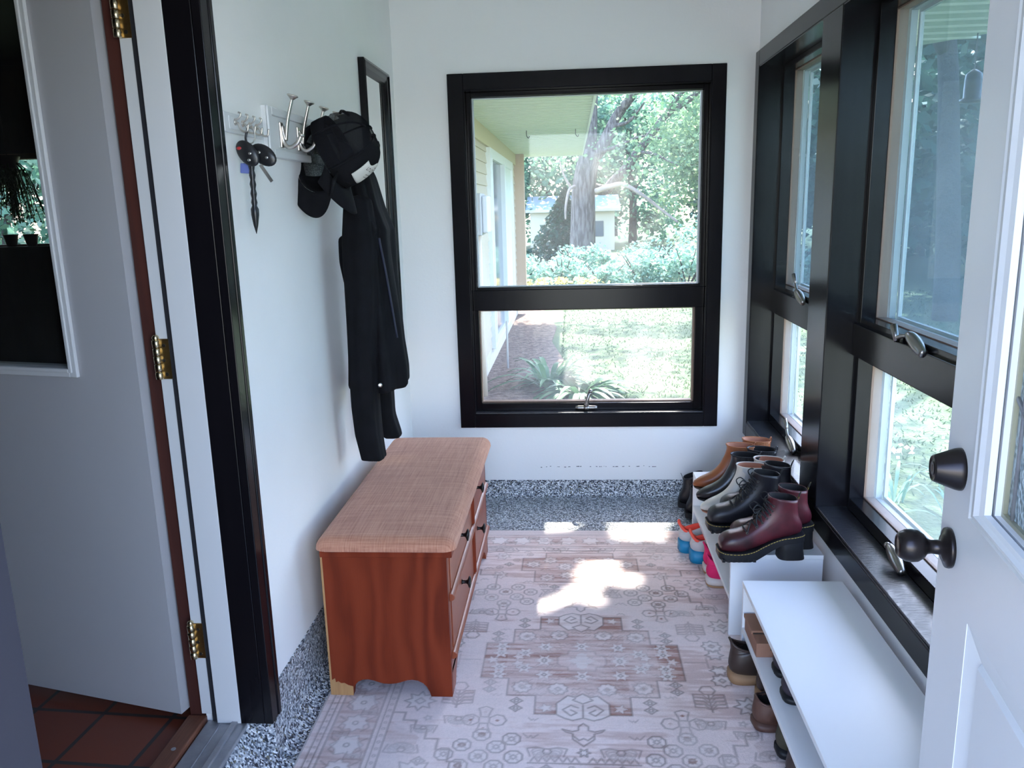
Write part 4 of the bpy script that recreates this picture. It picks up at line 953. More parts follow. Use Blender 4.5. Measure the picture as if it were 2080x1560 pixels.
# ------------------------------------------------------------------ caps
def make_cap(name, label, loc, mtx, patch):
    """cap local: +x towards the brim, +z crown top; origin at the back strap"""
    o = thing(name, label, 'cap'); o.matrix_world = Matrix.Translation(loc) @ mtx
    a, b, h = .098, .080, .125; cx = .098
    def P(t, f):   # t angle round (0 = front), f 0 rim .. 1 top
        q = math.cos(f * PI / 2) ** .62
        zz = h * math.sin(f * PI / 2) ** .9
        return Vector((cx + a * q * math.cos(t) + .012 * f * (1 if math.cos(t) > 0 else .2), b * q * math.sin(t), zz))
    n, m_ = 36, 12
    def patchmesh(t0, t1, nn, f0=0, f1=1):
        mb = MB(); rs = []
        for i in range(m_ + 1):
            f = f0 + (f1 - f0) * i / m_
            rs.append([P(t0 + (t1 - t0) * k / nn, min(f, .985)) for k in range(nn + 1)])
        return mb.rings(rs, False, False, False)
    fr = patchmesh(-1.05, 1.05, 20).build('front_panel', 'fabric_black', o, smooth=True, solid=.003)
    # mesh crown with the adjuster opening at the back
    mb = MB(); rs = []
    for i in range(m_ + 1):
        f = i / m_
        rs.append([P(1.05 + (2 * PI - 2.1) * k / 26, min(f, .985)) for k in range(27)])
    vs = [p for r in rs for p in r]; fs = []
    for i in range(m_):
        for k in range(26):
            ang_ = 1.05 + (2 * PI - 2.1) * (k + .5) / 26
            if 1 <= i <= 4 and abs(ang_ - PI) < .42 * math.sqrt(max(0, 1 - ((i - 1) / 4.2) ** 2)): continue
            fs.append((i * 27 + k, i * 27 + k + 1, (i + 1) * 27 + k + 1, (i + 1) * 27 + k))
    mb.add(vs, fs); mb.build('mesh_crown', 'mesh_black', o, smooth=True)
    mb = MB(); mb.rings([[P(t, .0) + Vector((0, 0, -.002)) for t in [2 * PI * k / 40 for k in range(40)]], [P(t, .16) * .995 + Vector((cx * .005, 0, 0)) for t in [2 * PI * k / 40 for k in range(40)]]], True, False, False)
    mb.build('sweatband', 'fabric_black', o, smooth=True, solid=.002)
    mb = MB()
    for t in (1.05, -1.05, 2.1, -2.1, 0): mb.tube([P(t, f / 10) * 1.0 for f in range(0, 10)], .0028, 6)
    mb.tube([P(PI + q, .42 - 0 * q) for q in np.linspace(-.45, .45, 9)], .004, 6)
    mb.build('seam', 'fabric_black', o, smooth=True)
    MB().ball((cx + .012, 0, h), .007, n=10, m=6).build('top_button', 'fabric_black', o, smooth=True)
    # brim
    rs = []
    for i in range(9):
        q = i / 8
        row = []
        for k in range(25):
            t = -1.22 + 2.44 * k / 24
            base = P(t, 0)
            ext = .074 * q * max(0, math.cos(t * 1.12)) ** .55
            yy = base.y * (1 + .06 * q)
            row.append(Vector((base.x + ext, yy, -.004 - .030 * q * (yy / b) ** 2 - .010 * q * q + .004 * q)))
        rs.append(row)
    MB().rings(rs, False, False, False).build('brim', 'fabric_black', o, smooth=True, solid=.004)
    if patch:
        # five sided badge, set slightly askew, on the front panel
        out_ = [(-.52, .30), (-.30, .42), (-.16, .36), (0, .44), (.16, .36), (.30, .42), (.52, .30), (.46, .16), (.30, .10), (.10, .05), (0, .02), (-.10, .05), (-.30, .10), (-.46, .16)]
        ny, nz = 20, 12; mb = MB(); rs = []
        top_ = lambda t: .50 + .05 * math.cos(t * 7); 
        for i in range(nz + 1):
            row = []
            for k in range(ny + 1):
                t = -.62 + 1.24 * k / ny; lo_ = .13 + .10 * abs(t) ** 1.2; hi_ = .56 - .10 * abs(t) + .03 * math.cos(9 * t)
                f = lo_ + (hi_ - lo_) * i / nz
                p = P(t, f); nrm = (p - Vector((cx, 0, .03))).normalized(); row.append(p + nrm * .0015)
            rs.append(row)
        pb = mb.rings(rs, False, False, False).build('badge', 'patch', o, smooth=True, solid=.001, off=1)
        tx = MB()
        def glyph(t0, f0, wd, hg):
            rows = [P(t0, f0), P(t0 + wd, f0), P(t0 + wd, f0 + hg), P(t0, f0 + hg)]
            rows = [p + (p - Vector((cx, 0, .03))).normalized() * .0034 for p in rows]; tx.add(rows, [(0, 1, 2, 3)])
        for k in range(9): glyph(-.42 + k * .095, .385, .018, .065); glyph(-.42 + k * .095, .385 + (.05 if k % 2 else .0), .06, .014)
        for k in range(6): glyph(-.22 + k * .08, .315, .05, .014)
        for k in range(5): glyph(-.2 + k * .085, .265, .055, .012)
        for k in range(2): glyph(-.06 + k * .08, .475, .04, .02)
        tx.build('badge_lettering', 'ink', pb)
    return o
def axes(xa, za):
    x = Vector(xa).normalized(); z = Vector(za); z = (z - x * z.dot(x)).normalized(); y = z.cross(x)
    return Matrix((x, y, z)).transposed().to_4x4()
make_cap('baseball_cap', 'black mesh back cap with a white badge on its front, hanging outermost', (-.765, 2.490, 1.715), axes((.40, -.06, -.89), (.88, -.10, .42)) @ Matrix.Diagonal((1.10, 1.05, 1.16, 1)), True)
make_cap('baseball_cap', 'plain black cap hanging against the wall under the badged cap', (-.745, 2.45, 1.705), axes((-.06, -.05, -1), (.30, .93, .10)) @ Matrix.Scale(1.02, 4), False)

# ------------------------------------------------------------------ coat
ct = thing('coat', 'long black coat hanging from the coat hooks above the bench', 'coat', (-.70, 2.74, .60))
def cloth(rows, n=48, folds=7, amp=.10, seed=1):
    rg = random.Random(seed); ph = [rg.uniform(0, 6.3) for _ in range(6)]; rs = []
    for z, xa, xb, yc, hy in rows:
        cx, hx = (xa + xb) / 2, (xb - xa) / 2; ring = []
        for k in range(n):
            t = 2 * PI * k / n
            w = 1 + amp * math.sin(folds * t + ph[0] + 2.2 * z) + amp * .6 * math.sin((folds + 4) * t + ph[1] - 3 * z) + amp * .35 * math.sin(3 * t + ph[2] + 9 * z)
            c, s_ = math.cos(t), math.sin(t)
            ring.append((cx + hx * w * math.copysign(abs(c) ** .8, c) - ct.location.x, yc + hy * w * math.copysign(abs(s_) ** .8, s_) - ct.location.y, z - ct.location.z))
        rs.append(ring)
    return rs
def interp(rows, n=4):
    out_ = []
    for i in range(len(rows) - 1):
        for k in range(n):
            t = k / n; out_.append(tuple(a + (b - a) * t for a, b in zip(rows[i], rows[i + 1])))
    return out_ + [rows[-1]]
body = interp([(1.655, -.745, -.725, 2.76, .02), (1.62, -.760, -.690, 2.76, .06), (1.56, -.745, -.665, 2.76, .085), (1.46, -.735, -.640, 2.75, .10), (1.385, -.740, -.612, 2.75, .11), (1.36, -.775, -.612, 2.75, .12), (1.28, -.775, -.610, 2.75, .12), (1.20, -.766, -.608, 2.76, .115), (1.10, -.765, -.602, 2.76, .12), (1.0, -.772, -.598, 2.76, .12), (.90, -.780, -.590, 2.77, .125), (.85, -.783, -.590, 2.77, .125), (.835, -.78, -.600, 2.77, .118)])
MB().rings(cloth(body), True, True, True).build('coat_body', 'fabric_black', ct, smooth=True, subsurf=1)
sl = interp([(1.50, -.735, -.655, 2.66, .035), (1.35, -.745, -.635, 2.645, .05), (1.15, -.748, -.645, 2.64, .05), (.95, -.755, -.660, 2.645, .05), (.80, -.757, -.665, 2.65, .05), (.70, -.752, -.664, 2.655, .048), (.64, -.742, -.660, 2.66, .046), (.600, -.735, -.655, 2.66, .044)])
MB().rings(cloth(sl, 32, 4, .07, 5), True, True, True).build('sleeve', 'fabric_black', ct, smooth=True, subsurf=1)
s2 = interp([(1.40, -.72, -.63, 2.84, .04), (1.1, -.73, -.64, 2.84, .05), (.86, -.735, -.655, 2.84, .05), (.72, -.728, -.655, 2.84, .046), (.625, -.700, -.630, 2.84, .042)])
MB().rings(cloth(s2, 32, 4, .07, 9), True, True, True).build('sleeve', 'fabric_black', ct, smooth=True, subsurf=1)
MB().lathe([(.0075, 0), (.0075, .002), (.004, .003), (.001, .0025)], (.058, -.149, .280), (.35, -1, 0), 14).build('snap_button', 'key_metal', ct, smooth=True)
MB().tube([(-.035, .02, 1.05), (-.030, .02, 1.075), (-.022, .02, 1.055)], .003, 6).build('hanging_loop', 'fabric_black', ct)
mb = MB(); mb.tube(bez([(.075, -.11, .76), (.085, -.07, .62), (.098, -.03, .42)], 8), .004, 6); mb.build('side_seam', 'fabric_navy', ct, smooth=True)

# ------------------------------------------------------------------ shoe racks
def rack(label, loc):
    o = thing('shoe_rack', label, 'shoe rack', loc, group='low white shoe racks')
    w, l_ = .302, .860
    MB().box(0, w, 0, l_, .277, .293).build('rack_top', 'laminate', o, bevel=.0015)
    for y in (0, l_ - .016): MB().box(0.001, w - .001, y, y + .016, 0, .277).build('side_panel', 'laminate', o, bevel=.001)
    MB().box(.0, w - .01, .016, l_ - .016, .127, .143).build('shelf', 'laminate', o, bevel=.001)
    return o
rack('low white shoe rack with boots lined up on its top, by the end wall', (.516, 2.548, RUGZ))
rack('low white shoe rack with an empty top, beside the open front door', (.516, 1.500, RUGZ))
TOPZ, SHZ = RUGZ + .293, RUGZ + .143

# ------------------------------------------------------------------ footwear
def pairring(F, B, w, n=24, pw=.85, pb=.75):
    F = Vector((F[0], 0, F[1])); B = Vector((B[0], 0, B[1])); c = (F + B) / 2; a = (F - B) / 2; out_ = []
    for k in range(n):
        t = 2 * PI * k / n; cs, sn = math.cos(t), math.sin(t)
        p = pb if cs < 0 else pw
        out_.append(c + a * math.copysign(abs(cs) ** p, cs) + Vector((0, w * math.copysign(abs(sn) ** .85, sn), 0)))
    return out_
def densify(L_, n=3):
    out_ = []
    for i in range(len(L_) - 1):
        p0 = L_[max(i - 1, 0)]; p1 = L_[i]; p2 = L_[i + 1]; p3 = L_[min(i + 2, len(L_) - 1)]
        for k in range(n):
            t = k / n
            out_.append(tuple(.5 * (2 * b + (c - a) * t + (2 * a - 5 * b + 4 * c - d_) * t * t + (3 * b - a - 3 * c + d_) * t ** 3) for a, b, c, d_ in zip(p0, p1, p2, p3)))
    out_.append(L_[-1]); return out_
def strip_sole(st, n=14):
    """st: (x, z bottom, z top, half width)"""
    rs = []
    for x, z0, z1, w in st:
        rs.append([(x, -w, z0), (x, w, z0), (x, w, z1), (x, -w, z1)])
    return rs

CH = [(.243, .020, .241, .012, .007), (.235, .032, .228, .008, .018), (.210, .048, .198, .007, .029), (.178, .063, .160, .011, .034), (.154, .080, .118, .026, .033), (.136, .102, .068, .048, .031), (.125, .124, .022, .062, .030), (.117, .141, .003, .078, .030), (.112, .157, -.001, .108, .032), (.110, .170, -.002, .142, .036), (.112, .184, -.001, .178, .039)]
def chelsea(name, label, leather, gore, lining, sole, heel, loc, rz, group):
    o = thing(name, label, 'boot', loc, rz, group)
    P_ = densify([tuple(q) for q in CH], 3)
    rs = [pairring((a, b), (c, d_), w) for a, b, c, d_, w in P_]
    MB().rings(rs, True, True, False).build('upper', leather, o, smooth=True, solid=.0028)
    # elastic side gores
    nn = 24
    for side in (1, -1):
        sub = []; mb = MB()
        for i in range(len(rs) - 13, len(rs)):
            f = (i - (len(rs) - 13)) / 12; hw = 1 + int(round(2.2 * f)); mid = 6 if side > 0 else 18
            row = []
            for q in range(-3, 4):
                s_ = q / 3 * (hw if f > 0 else .5); k0 = mid + s_; ka = int(math.floor(k0)) % nn; kb_ = (ka + 1) % nn; t = k0 - math.floor(k0)
                p = rs[i][ka].lerp(rs[i][kb_], t); row.append(p + Vector((0, side * .0012, 0)))
            sub.append(row)
        mb.rings(sub, False, False, False); mb.build('elastic_gore', gore, o, smooth=True)
    ed = rs[-1]; MB().tube([p + Vector((0, 0, .0005)) for p in ed], .0022, 6, closed=True).build('top_piping', gore if leather != 'white_leather' else leather, o, smooth=True)
    inner = [[p.lerp(sum(r, Vector()) / len(r), .09) for p in r] for r in rs[-14:]]
    MB().rings(inner, True, True, False).build('lining', lining, o, smooth=True)
    st = [(.241, .010, .014, .006), (.234, .005, .010, .020), (.206, .000, .009, .0315), (.165, .000, .011, .0345), (.135, .010, .021, .031), (.098, .032, .042, .026), (.060, .052, .058, .0265), (.020, .060, .067, .0275), (.002, .064, .074, .024)]
    MB().rings(strip_sole(densify(st, 3)), True, True, True).build('sole', sole, o, smooth=False, bevel=.001)
    hb = []
    for z, x0_, x1_, w in ((0, .006, .050, .024), (.03, .004, .052, .025), (.060, .001, .060, .027)):
        cx = (x0_ + x1_) / 2; hx = (x1_ - x0_) / 2
        hb.append([(cx + hx * math.copysign(abs(math.cos(t)) ** .6, math.cos(t)), w * math.copysign(abs(math.sin(t)) ** .7, math.sin(t)), z + (.004 * (1 - (k_ % 24) / 24) if False else 0)) for k_, t in enumerate([2 * PI * j / 24 for j in range(24)])])
    MB().rings(hb, True, True, True).build('heel', heel, o, smooth=True, bevel=.001)
    lp = ed[12]
    MB().tube(bez([lp + Vector((-.001, -.004, -.018)), lp + Vector((-.006, -.003, .006)), lp + Vector((-.003, .0, .015)), lp + Vector((.002, .003, .006)), lp + Vector((.002, .004, -.012))], 4), .0028, 6, flat=.5).build('pull_tab', leather, o, smooth=True)
    return o
BT = [(.262, .050, .260, .032, .018), (.256, .072, .252, .028, .034), (.234, .088, .218, .024, .042), (.202, .096, .180, .026, .0435), (.172, .108, .134, .044, .040), (.146, .128, .082, .066, .036), (.128, .152, .030, .078, .035), (.117, .172, .001, .090, .036), (.111, .188, -.003, .116, .036), (.108, .202, .012, .156, .036), (.108, .214, .014, .204, .039)]
def lace_boot(name, label, leather, welt, loc, rz, group, stitch=True, flat=False):
    o = thing(name, label, 'boot', loc, rz, group)
    drop = .045 if flat else 0
    def Z(z, x):  # flat version lowers the heel half
        if not flat: return z
        k = min(1, max(0, (.17 - x) / .12)); return z - drop * k
    P_ = densify([(a, Z(b, a), c, Z(d_, c), w) for a, b, c, d_, w in BT], 3)
    rs = [pairring((a, b), (c, d_), w) for a, b, c, d_, w in P_]
    MB().rings(rs, True, True, False).build('upper', leather, o, smooth=True, solid=.003)
    MB().rings([[p.lerp(sum(r, Vector()) / len(r), .10) for p in r] for r in rs[-16:]], True, True, False).build('lining', 'dark_in', o, smooth=True)
    st = [(.268, .014, .036, .012), (.264, .006, .034, .030), (.244, .000, .030, .0425), (.200, .000, .029, .046), (.160, .000, .036, .044), (.130, .014, .050, .040), (.095, .036, .066, .036), (.060, .054, .078, .0355), (.020, .060, .084, .036), (-.004, .062, .088, .029), (-.009, .064, .088, .016)]
    st = [(x, max(0, Z(a, x)), Z(b, x), w) for x, a, b, w in st]
    sd = densify(st, 4)
    so = MB().rings(strip_sole(sd), True, True, True).build('sole', 'rubber', o, bevel=.0025)
    for k in range(7):
        x = .150 + k * .0165
        for s_ in (-1, 1): MB().box(x, x + .009, min(s_ * .018, s_ * .0470), max(s_ * .018, s_ * .0470), 0, .010).build('tread_lug', 'rubber', so)
    if not flat:
        hb = []
        for z, x0_, x1_, w in ((0, -.014, .074, .0365), (.006, -.013, .073, .036), (.03, -.009, .072, .0355), (.064, -.009, .078, .036)):
            cx = (x0_ + x1_) / 2; hx = (x1_ - x0_) / 2
            hb.append([(cx + hx * math.copysign(abs(math.cos(t)) ** .55, math.cos(t)), w * math.copysign(abs(math.sin(t)) ** .7, math.sin(t)), z) for t in [2 * PI * j / 28 for j in range(28)]])
        MB().rings(hb, True, True, True).build('heel', 'rubber', o, smooth=True, bevel=.002)
    if stitch:
        for s_ in (-1, 1):
            mb = MB(); pts = [Vector((x, s_ * (w + .0006), zt - .0035)) for x, zb_, zt, w in sd]
            for i in range(len(pts) - 1):
                n_ = max(1, int((pts[i + 1] - pts[i]).length / .0065))
                for j in range(n_):
                    a = pts[i].lerp(pts[i + 1], (j + .1) / n_); b = pts[i].lerp(pts[i + 1], (j + .8) / n_); mb.tube([a, b], .0011, 4)
            mb.build('welt_stitching', 'stitch', o)
    # lacing up the instep
    fr = [(a, b) for a, b, c, d_, w in P_]; lac = MB(); idx = [11, 14, 16, 18, 20, 22, 25]
    pr = None
    for j, i in enumerate(idx):
        r = rs[min(i, len(rs) - 1)]
        a = r[3]; b = r[-3]; out_ = Vector((.004, 0, .004))
        for p, s_ in ((a, 1), (b, -1)):
            MB().tube([p + Vector((.001, s_ * .0015, .001)) + Vector((.0034 * math.cos(t), 0, .0034 * math.sin(t))) for t in [2 * PI * k / 10 for k in range(10)]], .0012, 5, closed=True).build('eyelet', 'eyelet', o, smooth=True)
        lac.tube(bez([a, r[1] + out_, r[0] + out_ * 1.3, r[-1] + out_, b], 4), .0022, 6)
        if pr:
            lac.tube(bez([pr[0], r[0] + out_ * 1.6, b], 4), .0022, 6); lac.tube(bez([pr[1], r[0] + out_ * 1.6, a], 4), .0022, 6)
        pr = (a, b)
    c0 = rs[20][0] + Vector((.006, 0, .004))
    for s_ in (-1, 1):
        lac.tube(bez([c0, c0 + Vector((.020, s_ * .016, .016)), c0 + Vector((.034, s_ * .024, .004)), c0 + Vector((.024, s_ * .016, -.012)), c0], 5), .0020, 6)
        lac.tube(bez([c0, c0 + Vector((.016, s_ * .010, -.016)), c0 + Vector((.022, s_ * .022, -.040)), c0 + Vector((.012, s_ * .028, -.062))], 5), .0019, 6)
    lac.build('lace', 'lace', o, smooth=True)
    tg = [rs[i][0] * 1.0 for i in (18, 21, 24, 27, 30)]
    lp = rs[-1][12]
    MB().tube(bez([lp + Vector((.003, -.004, -.02)), lp + Vector((-.004, -.003, .006)), lp + Vector((-.010, 0, .020)), lp + Vector((-.004, .003, .006)), lp + Vector((.003, .004, -.018))], 4), .003, 6, flat=.4).build('heel_loop', 'loop_tape' if leather == 'oxblood' else 'lace', o, smooth=True)
    return o
def low_shoe(name, label, up, sole, lin, loc, rz, group, h=.092, collar=.0038, dip=.014, foxing=None, laces=None, length=.275, wide=.046, pointy=0, solet=.030, tab=True):
    o = thing(name, label, 'shoe', loc, rz, group); k = length / .275; s0 = solet
    S = [(.272, s0 + .014, .270, s0 - .006, .014), (.264, s0 + .028, .258, s0 - .008, .032), (.236, s0 + .042, .222, s0 - .008, .042), (.200, s0 + .050, .180, s0 - .008, .0435), (.170, s0 + .060, .130, s0 - .008, .040), (.146, s0 + .072, .080, s0 - .008, .036), (.126, s0 + .080, .036, s0 - .006, .033), (.112, h * .93 + .012, .008, s0 + .006, .034), (.104, h + .008, -.001, s0 + .026, .034), (.101, h + .010, .003, h * .70 + .014, .031), (.099, h + .010, .004, h * .90 + .008, .028 if tab else .030), (.098, h + .008, -.001 if tab else .007, h + (.030 if tab else .004), .025 if tab else .030)]
    S = [(a * k, b, c * k, d_, w * wide / .046) for a, b, c, d_, w in S]
    P_ = densify(S, 3); rs = [pairring((a, b), (c, d_), w) for a, b, c, d_, w in P_]
    for i in range(len(rs) - 6, len(rs)):                       # the collar dips at both ankles
        f = (i - (len(rs) - 7)) / 6; wm = max(abs(p.y) for p in rs[i])
        rs[i] = [Vector((p.x, p.y, p.z - dip * f * (abs(p.y) / wm) ** 1.4)) for p in rs[i]]
    MB().rings(rs, True, True, False).build('upper', up, o, smooth=True, solid=.0035)
    MB().rings([[p.lerp(sum(r, Vector()) / len(r), .10) for p in r] for r in rs[-14:]], True, True, False).build('lining', lin, o, smooth=True)
    MB().tube([p for p in rs[-1]], collar, 8, closed=True).build('collar', lin if (foxing or collar > .005) else up, o, smooth=True)
    st = [(.280, .010, s0 + .006, .014), (.272, .003, s0 + .006, .034), (.240, 0, s0 + .003, .0455), (.195, 0, s0 + .002, .047), (.140, 0, s0 + .002, .041), (.085, 0, s0 + .003, .0355), (.035, 0, s0 + .004, .0345), (.008, .002, s0 + .006, .028), (-.001, .006, s0 + .006, .016)]
    st = densify([(x * k, a, b, w * wide / .046) for x, a, b, w in st], 4)
    def rsole(dz0, dz1, grow):
        rr = []
        for x, a, b, w in st:
            z0 = a + (b - a) * dz0; z1 = a + (b - a) * dz1; w = w + grow
            rr.append([(x, -w * .93, z0), (x, w * .93, z0), (x, w, (z0 + z1) / 2), (x, w * .97, z1), (x, -w * .97, z1), (x, -w, (z0 + z1) / 2)])
        return MB().rings(rr, True, True, True)
    if foxing:
        rsole(0, .25, .0005).build('outsole', foxing, o, smooth=True, bevel=.001); rsole(.25, 1, 0).build('midsole', sole, o, smooth=True)
    else: rsole(0, 1, 0).build('sole', sole, o, smooth=True)
    if laces:
        lac = MB()
        for i in (12, 14, 16, 18, 20):
            r = rs[i]; q = Vector((.003, 0, .004)); lac.tube(bez([r[3], r[1] + q, r[0] + q, r[-1] + q, r[-3]], 4), .0026, 6)
        lac.build('lace', laces, o, smooth=True)
    return o
BG = 'boots lined up on the far shoe rack'
bt = chelsea
def pair(fn, args, l1, l2, p1, p2, r1, r2, group):
    a = fn(args[0], l1, *args[1], p1, r1, group, **(args[2] if len(args) > 2 else {}))
    return a, dup(a, p2, r2, l2, mirror=False)
pair(bt, ('ankle_boot', ('tan_leather', 'gore_tan', 'lining_tan', 'stacked', 'stacked')), 'tan heeled ankle boot with its toe at the rack edge by the end wall', 'tan heeled ankle boot against the window trim', (.728, 3.205, TOPZ), (.808, 3.282, TOPZ), PI + .02, PI - .03, BG)
pair(bt, ('ankle_boot', ('black_leather', 'gore_black', 'dark_in', 'rubber', 'rubber')), 'smooth black ankle boot between the tan and cream boots, toe at the rack edge', 'smooth black ankle boot between the tan and cream boots, set back against the window', (.722, 3.075, TOPZ), (.800, 3.148, TOPZ), PI + .02, PI - .02, BG)
pair(bt, ('ankle_boot', ('white_leather', 'gore_grey', 'lining_tan', 'insole_red', 'white_leather')), 'cream heeled ankle boot with its pointed toe at the rack edge', 'cream heeled ankle boot against the window trim', (.718, 2.945, TOPZ), (.798, 3.018, TOPZ), PI + .03, PI - .02, BG)
pair(lace_boot, ('lace_up_boot', ('boot_black', 'rubber')), 'black lace up heeled boot in front of the cream boots, toe at the rack edge', 'black lace up heeled boot against the window, behind its mate', (.738, 2.780, TOPZ), (.800, 2.875, TOPZ), PI + .03, PI - .02, BG)
pair(lace_boot, ('lace_up_boot', ('oxblood', 'rubber')), 'oxblood lace up boot with yellow welt stitching at the near end of the row', 'oxblood lace up boot half hidden behind its mate at the near end', (.735, 2.540, TOPZ), (.790, 2.628, TOPZ), PI + .02, PI, BG)
G1 = 'shoes on the floor under the far rack'
pair(low_shoe, ('sneaker', ('sneak_grey', 'blue_sole', 'coral'), dict(tab=True, h=.108, solet=.046, collar=.0058, dip=.040)), 'pale grey sneaker with coral lining and blue sole, farther of the two', 'pale grey sneaker with coral lining and blue sole, nearer the pink shoes', (.437, 3.235, RUGZ), (.470, 3.135, RUGZ), .10, .06, G1)
pair(low_shoe, ('sneaker', ('pink', 'white_foam', 'pink'), dict(foxing='gum', h=.098, length=.25, wide=.044, solet=.030, dip=.022)), 'hot pink shoe with a white sole beside the blue soled sneakers', 'hot pink shoe with a white sole closer to the rack end panel', (.508, 3.032, RUGZ), (.502, 2.925, RUGZ), .05, .0, G1)
low_shoe('flat_shoe', 'dark plum shoe on the shelf at the near end of the boot rack', 'plum', 'rubber', 'dark_in', (.545, 2.622, SHZ), .0, None, h=.07, solet=.014, tab=False)
pair(lace_boot, ('black_shoe', ('boot_black', 'rubber'), dict(stitch=False, flat=True)), 'black lace up shoe on the bare floor in the far corner beyond the rack', 'black lace up shoe on the floor between the corner and the rack', (.505, 3.735, .001), (.520, 3.600, .001), -.10, -.05, 'black shoes in the far corner')
G2 = 'shoes under the near rack'
pair(low_shoe, ('leather_shoe', ('desert', 'crepe', 'dark_in'), dict(h=.112, solet=.026, laces='lace', wide=.050, dip=.022)), 'dark brown leather shoe with thick tan sole sticking out under the cardboard box', 'dark brown leather shoe with a tan sole second under the near rack', (.468, 2.282, RUGZ), (.530, 2.182, RUGZ), .08, .05, G2)
low_shoe('slip_on_shoe', 'reddish brown slip on shoe sticking out from under the near rack', 'brown_slip', 'brown_slip', 'dark_in', (.492, 2.055, RUGZ), .12, G2, h=.088, solet=.014, tab=False, wide=.050)
low_shoe('slip_on_shoe', 'olive slip on shoe under the near rack next to the reddish brown one', 'olive', 'rubber', 'dark_in', (.528, 1.940, RUGZ), .03, G2, h=.096, solet=.016, tab=False)
low_shoe('slip_on_shoe', 'dark slip on shoe at the door end under the near rack', 'desert', 'rubber', 'dark_in', (.526, 1.830, RUGZ), .0, G2, h=.090, solet=.016, tab=False)
pair(low_shoe, ('house_slipper', ('plum', 'rubber', 'dark_in'), dict(h=.070, solet=.012, tab=False, length=.26, wide=.050)), 'dark plum slipper on the near rack shelf beside the cardboard box', 'dark plum slipper on the near rack shelf, nearer the front door', (.552, 2.095, SHZ), (.545, 1.975, SHZ), .0, -.02, 'slippers on the near rack shelf')
cb = thing('cardboard_box', 'brown cardboard shoe box on the near rack shelf', 'box', (.522, 2.172, SHZ))
MB().box(0, .235, 0, .160, 0, .044).build('box_body', 'card', cb, bevel=.001)
MB().box(-.003, .238, .058, .164, .040, .052).build('lid', 'card', cb, bevel=.0015)
MB().box(.002, .233, .052, .059, .043, .046).build('lid_gap', 'ink', cb)
mb = MB()
for k in range(8): mb.box(.040 + k * .008, .045 + k * .008, -.0006, 0, .022, .028)
for k in range(6): mb.box(.046 + k * .008, .051 + k * .008, -.0006, 0, .012, .017)
mb.build('printed_lines', 'ink', cb)

# ------------------------------------------------------------------ outdoors
GZ = -.20
SUN = Vector((.19, 1.0, 1.3)).normalized()
smod('ground_front', MB().box(-40, 60, -60, .2, GZ - .3, GZ + .05), pmat('pale_bounce_drive', (.44, .46, .36), .85, col2=(.40, .42, .33), nscale=6), 'unseen pale drive added in front of the porch door to bounce light inside', 'drive')  # out of view, toned greenish to bounce light onto the porch walls
smod('ground_lawn', MB().box(-40, 60, .2, 90, GZ - .3, GZ), 'lawn', 'green lawn outside the windows', 'lawn')
smod('ground_side', MB().prism([(-.85, 4.2), (-.25, 4.2), (-.12, 6.2), (-.20, 7.4), (-.10, 8.6), (-.26, 9.8), (-.22, 11), (-.36, 12.2), (-.5, 13.2), (-.85, 13.2)], lambda u, v, a: (u, v, a), GZ - .05, GZ + .02), 'soil', 'brown mulch bed along the house wall', 'ground')
# house wing beyond the porch
hs = structure('wall_exterior', 'house wall', 'cream sided wing of the house beyond the end window')
mb = MB(); nl = 20; zt = 2.2; hC = (zt - 0.02) / nl; prof = [(-.12, .02)]
for k in range(nl): prof += [(0.014, .02 + k * hC), (0.0, .02 + (k + 1) * hC - .004), (.0, .02 + (k + 1) * hC)]
prof += [(-.12, zt)]
SX = -.850
mb.prism(prof, lambda u, v, a: (SX + u, a, v), 4.08, 12.42); mb.build('siding', 'siding', hs)
MB().box(SX - .12, SX + .006, 4.08, 12.48, GZ - .1, .025).build('foundation', 'concrete', hs)
MB().box(SX - .12, SX + .150, 12.38, 12.54, -.05, zt).build('corner_board', 'corner_trim', hs, bevel=.005)
MB().box(SX, SX + .03, 4.08, 12.42, zt - .16, zt).build('frieze_board', pmat('yellow_frieze', (.50, .43, .27), .5), hs)
mb = MB(); pr_ = []
y = 4.12; poly_ = []
while y < 13.0:
    poly_ += [(y, .0), (y + .120, .0), (y + .128, .022), (y + .155, .022), (y + .163, .004), (y + .165, 0)]; y += .165
poly_ += [(y, .0), (y, .05), (4.12, .05)]
mb.prism(poly_, lambda u, v, a: (a, u, zt + v), SX - .1, .165); mb.build('soffit', 'soffit', hs)
MB().box(.165, .185, 4.12, y, zt - .012, zt + .16).box(SX - .1, .185, y, y + .02, zt - .012, zt + .16).build('fascia', 'vinyl_white', hs)
mb = MB(); mb.add([(.185, 4.1, zt + .14), (.185, 13.02, zt + .14), (-3.4, 13.02, zt + 1.3), (-3.4, 4.1, zt + 1.3), (-6.6, 13.1, zt + .14), (-6.6, 4.1, zt + .14)], [(0, 1, 2, 3), (3, 2, 4, 5)])
mb.build('roof', 'shed_roof', hs, solid=.08)
mb = MB()
for (px_, py_) in ((-.45, 8.6), (.05, 8.6)): mb.tube(bez([(px_, py_, zt), (px_, py_, zt - .05), (px_ + .02, py_, zt - .075), (px_ + .03, py_, zt - .055)], 4), .004, 6)
mb.build('soffit_hook', 'bronze', hs)
